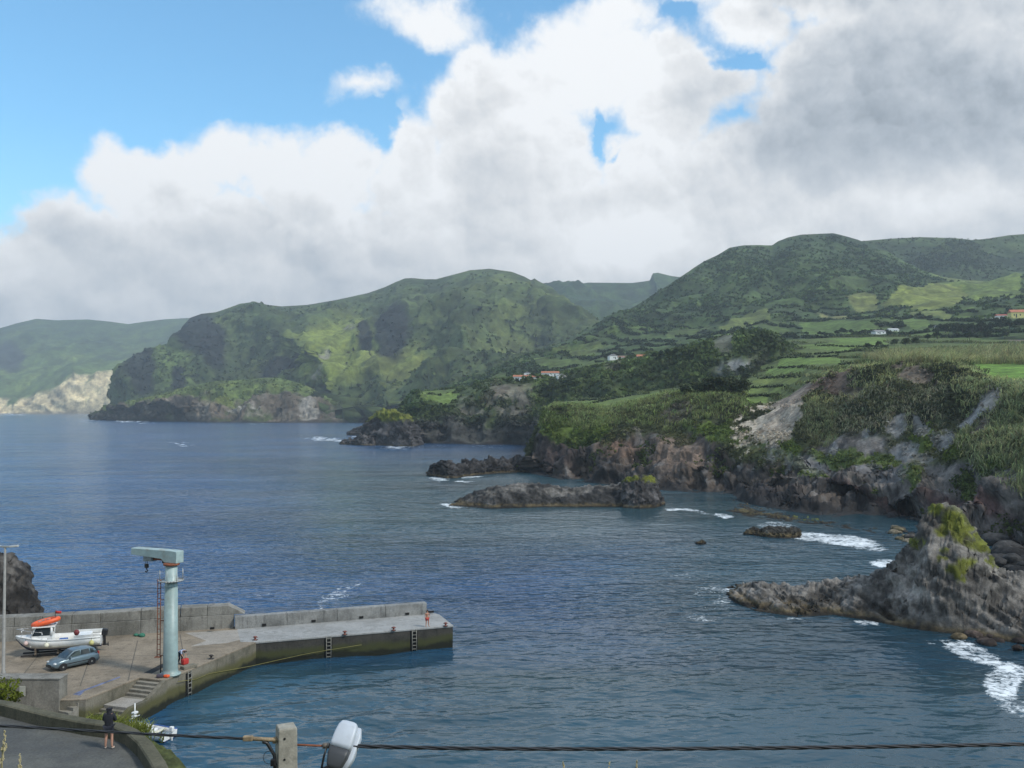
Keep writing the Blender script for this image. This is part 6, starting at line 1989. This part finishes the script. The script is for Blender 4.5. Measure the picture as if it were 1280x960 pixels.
def stalk(px, py, Y, lab, h=.9):
    t = at(px, py, Y)
    o = empty('grass_stalk', (t.x, t.y, t.z - h), lab, 'grass', 0, 'dry grass stalks near the camera')
    bend = random.uniform(-.04, .04)
    MB().tube([(bend * 2, 0, 0), (bend, 0, h * .5), (0, 0, h * .86), (-bend * .4, 0, h * .97)], [.004, .0035, .003, .002], 5).build('stem', paint('straw', (.30, .25, .12), .8), o)
    mb = MB()
    for k in range(22):
        z = h * random.uniform(.86, 1.0); a = random.uniform(0, 6.28); r_ = .012 * (1.15 - (z / h - .86) / .14)
        mb.box((math.cos(a) * r_ - bend * .3, math.sin(a) * r_, z), (.005, .005, .016), (random.uniform(-.5, .5), random.uniform(-.5, .5), 0))
    mb.build('seed_head', paint('straw_pale', (.42, .36, .20), .8), o)


for (px, py, lab) in [(703, 951, 'dry grass seed head at the bottom edge, leftmost of the three in the middle'), (764, 953, 'thin dry grass tip at the bottom edge, middle one of three'), (795, 951, 'dry grass seed head at the bottom edge, rightmost of the three in the middle'),
                      (4, 914, 'tall pale grass stalk over the road at the far left'), (27, 943, 'leaning pale grass stalk over the road, near the left corner'), (3, 932, 'short pale grass stalk at the left edge over the road')]:
    stalk(px, py, 6.0, lab)


# ------------------------------------------------------------------ houses
M_HWALL = paint('white_wash', (.72, .72, .70), .8, 0, .05, .5)
M_HROOF = paint('clay_tile', (.38, .14, .075), .85, 0, .2, .6)
M_HROOFG = paint('grey_roof', (.24, .23, .23), .85, 0, .2, .6)
M_HYEL = paint('yellow_wash', (.62, .55, .22), .8, 0, .05, .5)
M_HDARK = paint('window_dark', (.03, .035, .04), .2)


def house(px0, px1, py, hwall, hroof, dep, rz, lab, wallm=None, roofm=None, gable=False):
    p = hit((px0 + px1) / 2, py)
    w = (px1 - px0) * p.y / F
    hw, hr = hwall * p.y / F, hroof * p.y / F
    o = empty('house', p, lab, 'house', R(rz))
    MB().box((0, dep / 2, hw / 2 - .6), (w, dep, hw + 1.2), None, .02).build('wall', wallm or M_HWALL, o)
    mb = MB()
    if gable:
        mb.extr([(-w / 2 - .2, hw + .02), (w / 2 + .2, hw + .02), (0, hw + hr)], Matrix.Translation((0, dep / 2, 0)), dep + .4)
    else:
        MR = Matrix.Translation((0, dep / 2, 0)) @ Matrix.Rotation(R(90), 4, 'Z')
        mb.extr([(-dep / 2 - .35, hw + .02), (dep / 2 + .35, hw + .02), (0, hw + hr)], MR, w + .5)
    mb.build('roof', roofm or M_HROOF, o)
    n = max(1, int(w / 4.5))
    for k in range(n):
        x = -w / 2 + w * (k + .5) / n
        MB().box((x, -.01, hw * .52), (.95, .08, min(1.2, hw * .42)), None, .01).build('window', M_HDARK, o)
    MB().box((-w / 2 + w * (.5 / n) + 1.6 if w > 5 else w * .3, -.01, hw * .36), (.9, .07, hw * .70), None, .01).build('door', M_HDARK, o)
    return o


house(641, 665, 475.5, 4.6, 2.4, 7, -6, 'white farmhouse with orange roof, leftmost of the lower row')
house(655, 663, 470.5, 4.2, 2.0, 6, 0, 'small white house with grey roof behind the leftmost farmhouse', None, M_HROOFG, True)
house(664, 676, 473.5, 2.2, 1.9, 6, 0, 'low cottage with orange roof in the middle of the lower row')
house(677, 699, 471.5, 5.4, 2.3, 8, 0, 'long white farmhouse with orange roof, highest of the lower row')
house(697, 708, 472.5, 3.2, 2.2, 7, 8, 'white house with pale grey roof at the right end of the lower row', None, M_HROOFG, True)
house(762, 773, 449, 4.0, 2.8, 8, 10, 'white gabled cottage with grey roof at the left of the upper group', None, M_HROOFG, True)
house(773, 784, 449, 2.2, 2.2, 7, 0, 'low cottage with dull roof in the middle of the upper group', None, paint('old_tile', (.25, .14, .11), .9, 0, .3, .6))
house(796, 811, 449.5, 4.0, 2.8, 8, -8, 'white cottage with orange roof at the right of the upper group')
house(1094, 1108, 417.5, 3.2, 2.2, 7, 10, 'white cottage with grey roof among the inland fields, left of a pair', None, M_HROOFG)
house(1112, 1124, 415, 3.0, 2.0, 7, 0, 'bright white cottage among the inland fields, right of a pair', None, paint('pale_roof', (.5, .5, .5), .8))
house(1164, 1171, 410, 2.4, 1.2, 5, 0, 'tiny white hut standing alone in the inland fields', None, paint('pale_sheet', (.5, .5, .5), .8))
house(1247, 1259, 399, 4.6, 2.0, 7, -12, 'white house with reddish roof left of the yellow house', None, paint('red_sheet', (.35, .10, .07), .8))
house(1234, 1247, 400.5, 2.2, 1.2, 6, 0, 'low grey shed left of the white house on the right-hand slope', paint('grey_wash', (.4, .4, .4), .8), M_HROOFG)
house(1265, 1286, 397, 6.8, 4.0, 9, -10, 'yellow two-storey house with orange roof at the right edge', M_HYEL)

# ------------------------------------------------------------------ people
M_SKIN = paint('skin', (.42, .23, .16), .6, 0, .06, 6)
M_SKINT = paint('tanned_skin', (.40, .19, .12), .55, 0, .06, 6)


def skin_mesh(name, J, E, rad, mat, root, parent, sub=2, M=None):
    me = bpy.data.meshes.new(name)
    keys = list(J)
    me.from_pydata([tuple(M @ Vector(J[k])) if M else J[k] for k in keys], [(keys.index(a), keys.index(b)) for a, b in E], [])
    o = bpy.data.objects.new(name, me)
    col.objects.link(o)
    sk = o.modifiers.new('skin', 'SKIN')
    sk.use_smooth_shade = True
    for i, k in enumerate(keys):
        r = rad[k]
        me.skin_vertices[0].data[i].radius = (r, r) if not isinstance(r, tuple) else r
        me.skin_vertices[0].data[i].use_root = (k == root)
    ss_ = o.modifiers.new('sub', 'SUBSURF'); ss_.levels = sub; ss_.render_levels = sub
    dg = bpy.context.evaluated_depsgraph_get()
    dg.update()
    me2 = bpy.data.meshes.new_from_object(o.evaluated_get(dg))
    bpy.data.objects.remove(o)
    me2.name = name
    for p in me2.polygons: p.use_smooth = True
    me2.materials.clear(); me2.materials.append(mat)
    o2 = bpy.data.objects.new(name, me2)
    col.objects.link(o2)
    o2.parent = parent
    return o2


def person(loc, rz, label, J, height=1.7, skin=None, top=None, bottom=None, hairc=(.02, .015, .012), shoes=None, hood=False, sleeves=True, extra=None):
    """J: joints in metres for a 1.7 m figure facing local -Y"""
    s = height / 1.7
    J = {k: Vector(v) * s for k, v in J.items()}
    root = empty('person', loc, label, 'person', rz)
    E = [('pelvis', 'spine'), ('spine', 'chest'), ('chest', 'neck'), ('neck', 'jaw'), ('jaw', 'skull'), ('skull', 'crown')]
    rad = dict(pelvis=(.145, .10), spine=(.13, .095), chest=(.155, .105), neck=.055, jaw=.068, skull=.092, crown=.06)
    fw = (J['jaw'] - J['neck']); 
    face = J['face']
    J['nose'] = J['jaw'] * .45 + J['skull'] * .55 + (face - J['skull']).normalized() * .085 * s
    E.append(('skull', 'nose')); rad['nose'] = .022
    for sd in 'LR':
        E += [('chest', 'sh' + sd), ('sh' + sd, 'el' + sd), ('el' + sd, 'wr' + sd), ('wr' + sd, 'pa' + sd), ('pelvis', 'hp' + sd), ('hp' + sd, 'kn' + sd), ('kn' + sd, 'ca' + sd), ('ca' + sd, 'an' + sd), ('an' + sd, 'to' + sd)]
        rad.update({'sh' + sd: .062, 'el' + sd: .042, 'wr' + sd: .028, 'pa' + sd: (.036, .018), 'hp' + sd: .088, 'kn' + sd: .056, 'ca' + sd: .056, 'an' + sd: .036, 'to' + sd: .034})
        J['ca' + sd] = J['kn' + sd].lerp(J['an' + sd], .32) + Vector((0, .012, 0))
        d = (J['wr' + sd] - J['el' + sd]).normalized()
        J['pa' + sd] = J['wr' + sd] + d * .085 * s
        ax = d.cross(Vector((1, 0, 0)))
        if ax.length < .2: ax = d.cross(Vector((0, 0, 1)))
        ax.normalize(); inn = d.cross(ax).normalized()
        for q, (off, ln) in enumerate([(-.030, .062), (-.010, .074), (.010, .070), (.029, .056)]):
            b_, m_, t_ = 'f%d%sa' % (q, sd), 'f%d%sb' % (q, sd), 'f%d%sc' % (q, sd)
            J[b_] = J['pa' + sd] + ax * off * s + d * .012 * s
            J[m_] = J[b_] + d * ln * .55 * s + inn * .012 * s
            J[t_] = J[m_] + (d * .7 + inn * .6) * ln * .5 * s
            E += [('pa' + sd, b_), (b_, m_), (m_, t_)]
            rad.update({b_: .0095, m_: .009, t_: .007})
        J['th1' + sd] = J['wr' + sd] + d * .03 * s - ax * .035 * s
        J['th2' + sd] = J['th1' + sd] + (d * .8 - ax * .5) * .045 * s
        E += [('wr' + sd, 'th1' + sd), ('th1' + sd, 'th2' + sd)]
        rad.update({'th1' + sd: .012, 'th2' + sd: .009})
    J.pop('face')
    rad = {k: tuple(x * s for x in r) if isinstance(r, tuple) else r * s for k, r in rad.items()}
    skin_mesh('body', J, E, rad, skin or M_SKIN, 'pelvis', root)
    def sub(keys, g, name, mat, rt, exts=None):
        JJ = {k: J[k] for k in keys}
        rr = {k: (tuple(x + (g + .02) * s for x in rad[k]) if isinstance(rad[k], tuple) else rad[k] + g * s) for k in keys}
        for k, v, r_, link in (exts or []): JJ[k] = v; rr[k] = r_
        EE = [e for e in E if e[0] in JJ and e[1] in JJ] + [(l, k) for k, v, r_, l in (exts or [])]
        return skin_mesh(name, JJ, EE, rr, mat, rt, root)
    if top:
        ks = ['pelvis', 'spine', 'chest'] + ['sh' + a for a in 'LR'] + ['el' + a for a in 'LR'] + (['wr' + a for a in 'LR'] if sleeves else [])
        ex = [('neckb', J['chest'].lerp(J['neck'], .7), .12 * s, 'chest')]
        sub(ks, .022, 'jacket' if sleeves else 'shirt', top, 'spine', ex)
        if hood:
            HJ = {'a': J['chest'].lerp(J['neck'], .75), 'b': J['jaw'], 'c': J['skull'], 'd': J['crown']}
            skin_mesh('hood', HJ, [('a', 'b'), ('b', 'c'), ('c', 'd')], {'a': .125 * s, 'b': .11 * s, 'c': .112 * s, 'd': .075 * s}, top, 'b', root)
    if bottom:
        ex = []
        ks = ['pelvis', 'hpL', 'hpR']
        if bottom[1] == 'shorts':
            for a in 'LR': ex.append(('hem' + a, J['hp' + a].lerp(J['kn' + a], .72), .088 * s, 'hp' + a))
        else:
            ks += ['kn' + a for a in 'LR'] + ['ca' + a for a in 'LR'] + ['an' + a for a in 'LR']
        sub(ks, .02, bottom[1], bottom[0], 'pelvis', ex)
    if not hood:
        bk_ = (J['skull'] - J['nose']).normalized()
        HJ = {'a': J['skull'] + bk_ * .03 * s - Vector((0, 0, .02 * s)), 'b': J['skull'] + bk_ * .018 * s + (J['crown'] - J['skull']) * .55, 'c': J['crown'] - bk_ * .01 * s}
        skin_mesh('hair', HJ, [('a', 'b'), ('b', 'c')], {'a': .086 * s, 'b': .092 * s, 'c': .070 * s}, paint('hair', hairc, .7), 'b', root)
    if shoes:
        for a in 'LR':
            skin_mesh('shoe', {'a': J['an' + a] + Vector((0, .02, -.045)) * s, 'b': J['an' + a] * .5 + J['to' + a] * .5 + Vector((0, 0, -.01)) * s, 'c': J['to' + a] + Vector((0, 0, .0))}, [('a', 'b'), ('b', 'c')], {'a': .046 * s, 'b': .044 * s, 'c': .042 * s}, shoes, 'b', root, 1)
    return root


STAND = dict(pelvis=(0, 0, .93), spine=(0, .01, 1.10), chest=(0, 0, 1.30), neck=(0, .01, 1.45), jaw=(0, -.01, 1.535), skull=(0, 0, 1.61), crown=(0, .01, 1.655), face=(0, -.2, 1.6),
             shL=(.18, 0, 1.385), elL=(.235, .03, 1.12), wrL=(.23, -.08, .89), shR=(-.18, 0, 1.385), elR=(-.235, .03, 1.12), wrR=(-.23, -.08, .89),
             hpL=(.09, 0, .88), knL=(.115, -.02, .49), anL=(.13, .02, .085), toL=(.16, -.13, .04), hpR=(-.09, 0, .88), knR=(-.115, -.02, .49), anR=(-.13, .02, .085), toR=(-.16, -.13, .04))

M_DARK = paint('dark_jacket', (.014, .015, .022), .85, 0, .2, 6)
M_SHORTN = paint('dark_shorts', (.012, .014, .024), .85)
JA = dict(STAND)
JA.update(elL=(.25, -.06, 1.13), wrL=(.12, -.22, 1.16), elR=(-.25, -.06, 1.13), wrR=(-.12, -.22, 1.14), anR=(-.15, .06, .085), toR=(-.19, -.08, .04), face=(.0, -.2, 1.55), skull=(0, -.015, 1.605), crown=(0, -.01, 1.65))
pA = on(136, 935.5, RZ + .012)
person(pA, R(180 + 4), 'person seen from behind in dark hooded jacket and shorts by the road parapet', JA, 1.74, M_SKIN, M_DARK, (M_SHORTN, 'shorts'), shoes=paint('pale_sandals', (.5, .42, .36), .7), hood=True)

pC = on(543.5, 792, QZ + .012)
pC = PP((pC - PP(0, 0, QZ)).dot(pd), .32, QZ + .012)
JC = dict(STAND)
JC.update(elL=(.30, .04, 1.14), wrL=(.16, -.12, 1.0), wrR=(-.24, -.05, .88), anL=(.17, .0, .085), knL=(.14, -.02, .49), toL=(.22, -.14, .04))
person(pC, R(30), 'bare-chested person in red swimming shorts standing at the end of the pier', JC, 1.66, M_SKINT, None, (paint('red_shorts', (.45, .06, .05), .8), 'shorts'))

pB = on(226, 829.5, QZ)
JB = dict(pelvis=(0, .12, .90), spine=(0, .0, 1.02), chest=(0, -.19, 1.10), neck=(0, -.33, 1.10), jaw=(0, -.40, 1.07), skull=(0, -.48, 1.06), crown=(0, -.53, 1.07), face=(0, -.52, .9),
          shL=(.17, -.24, 1.08), elL=(.21, -.30, .82), wrL=(.15, -.40, .62), shR=(-.17, -.24, 1.08), elR=(-.21, -.30, .82), wrR=(-.12, -.42, .60),
          hpL=(.10, .12, .86), knL=(.13, -.02, .48), anL=(.13, .10, .085), toL=(.15, -.05, .04), hpR=(-.10, .12, .86), knR=(-.13, .0, .48), anR=(-.13, .14, .085), toR=(-.15, -.01, .04))
person(pB, R(62), 'person in pale blue top and dark trousers bending over a red bag beside the crane', JB, 1.8, M_SKIN, paint('pale_blue_shirt', (.38, .45, .60), .85), (paint('navy_trousers', (.015, .016, .03), .85), 'trousers'), shoes=M_BLKP, sleeves=False)
Mz = Matrix.Rotation(R(62), 3, 'Z')
rb = empty('bag', pB + Mz @ Vector((0.0, -.50, 0)), 'red holdall on the quay in front of the bending person', 'bag', R(62))
MB().box((0, 0, .26), (.62, .40, .52), None, .14).build('bag_body', M_REDF, rb)
MB().tube([(-.2, 0, .40), (-.1, 0, .52), (.1, 0, .52), (.2, 0, .40)], .018, 6).build('handle', M_BLKP, rb)

# ------------------------------------------------------------------ the air
def build_haze():
    m = bpy.data.materials.new('haze')
    m.use_nodes = True
    t = NT(m.node_tree); t.n.clear()
    out = t.node('ShaderNodeOutputMaterial')
    v = t.node('ShaderNodeVolumePrincipled')
    v.inputs['Color'].default_value = (0.80, 0.90, 1.0, 1)
    v.inputs['Density'].default_value = HAZE
    v.inputs['Anisotropy'].default_value = 0.2
    t.l.new(v.outputs[0], out.inputs['Volume'])
    m.cycles.homogeneous_volume = True
    b = MB().box((0, 6450, 325), (18000, 13100, 662))
    o = b.build('haze', m)
    o.data.name = 'haze'
    tag(o, kind='stuff')


HAZE = 1.3e-4
build_haze()
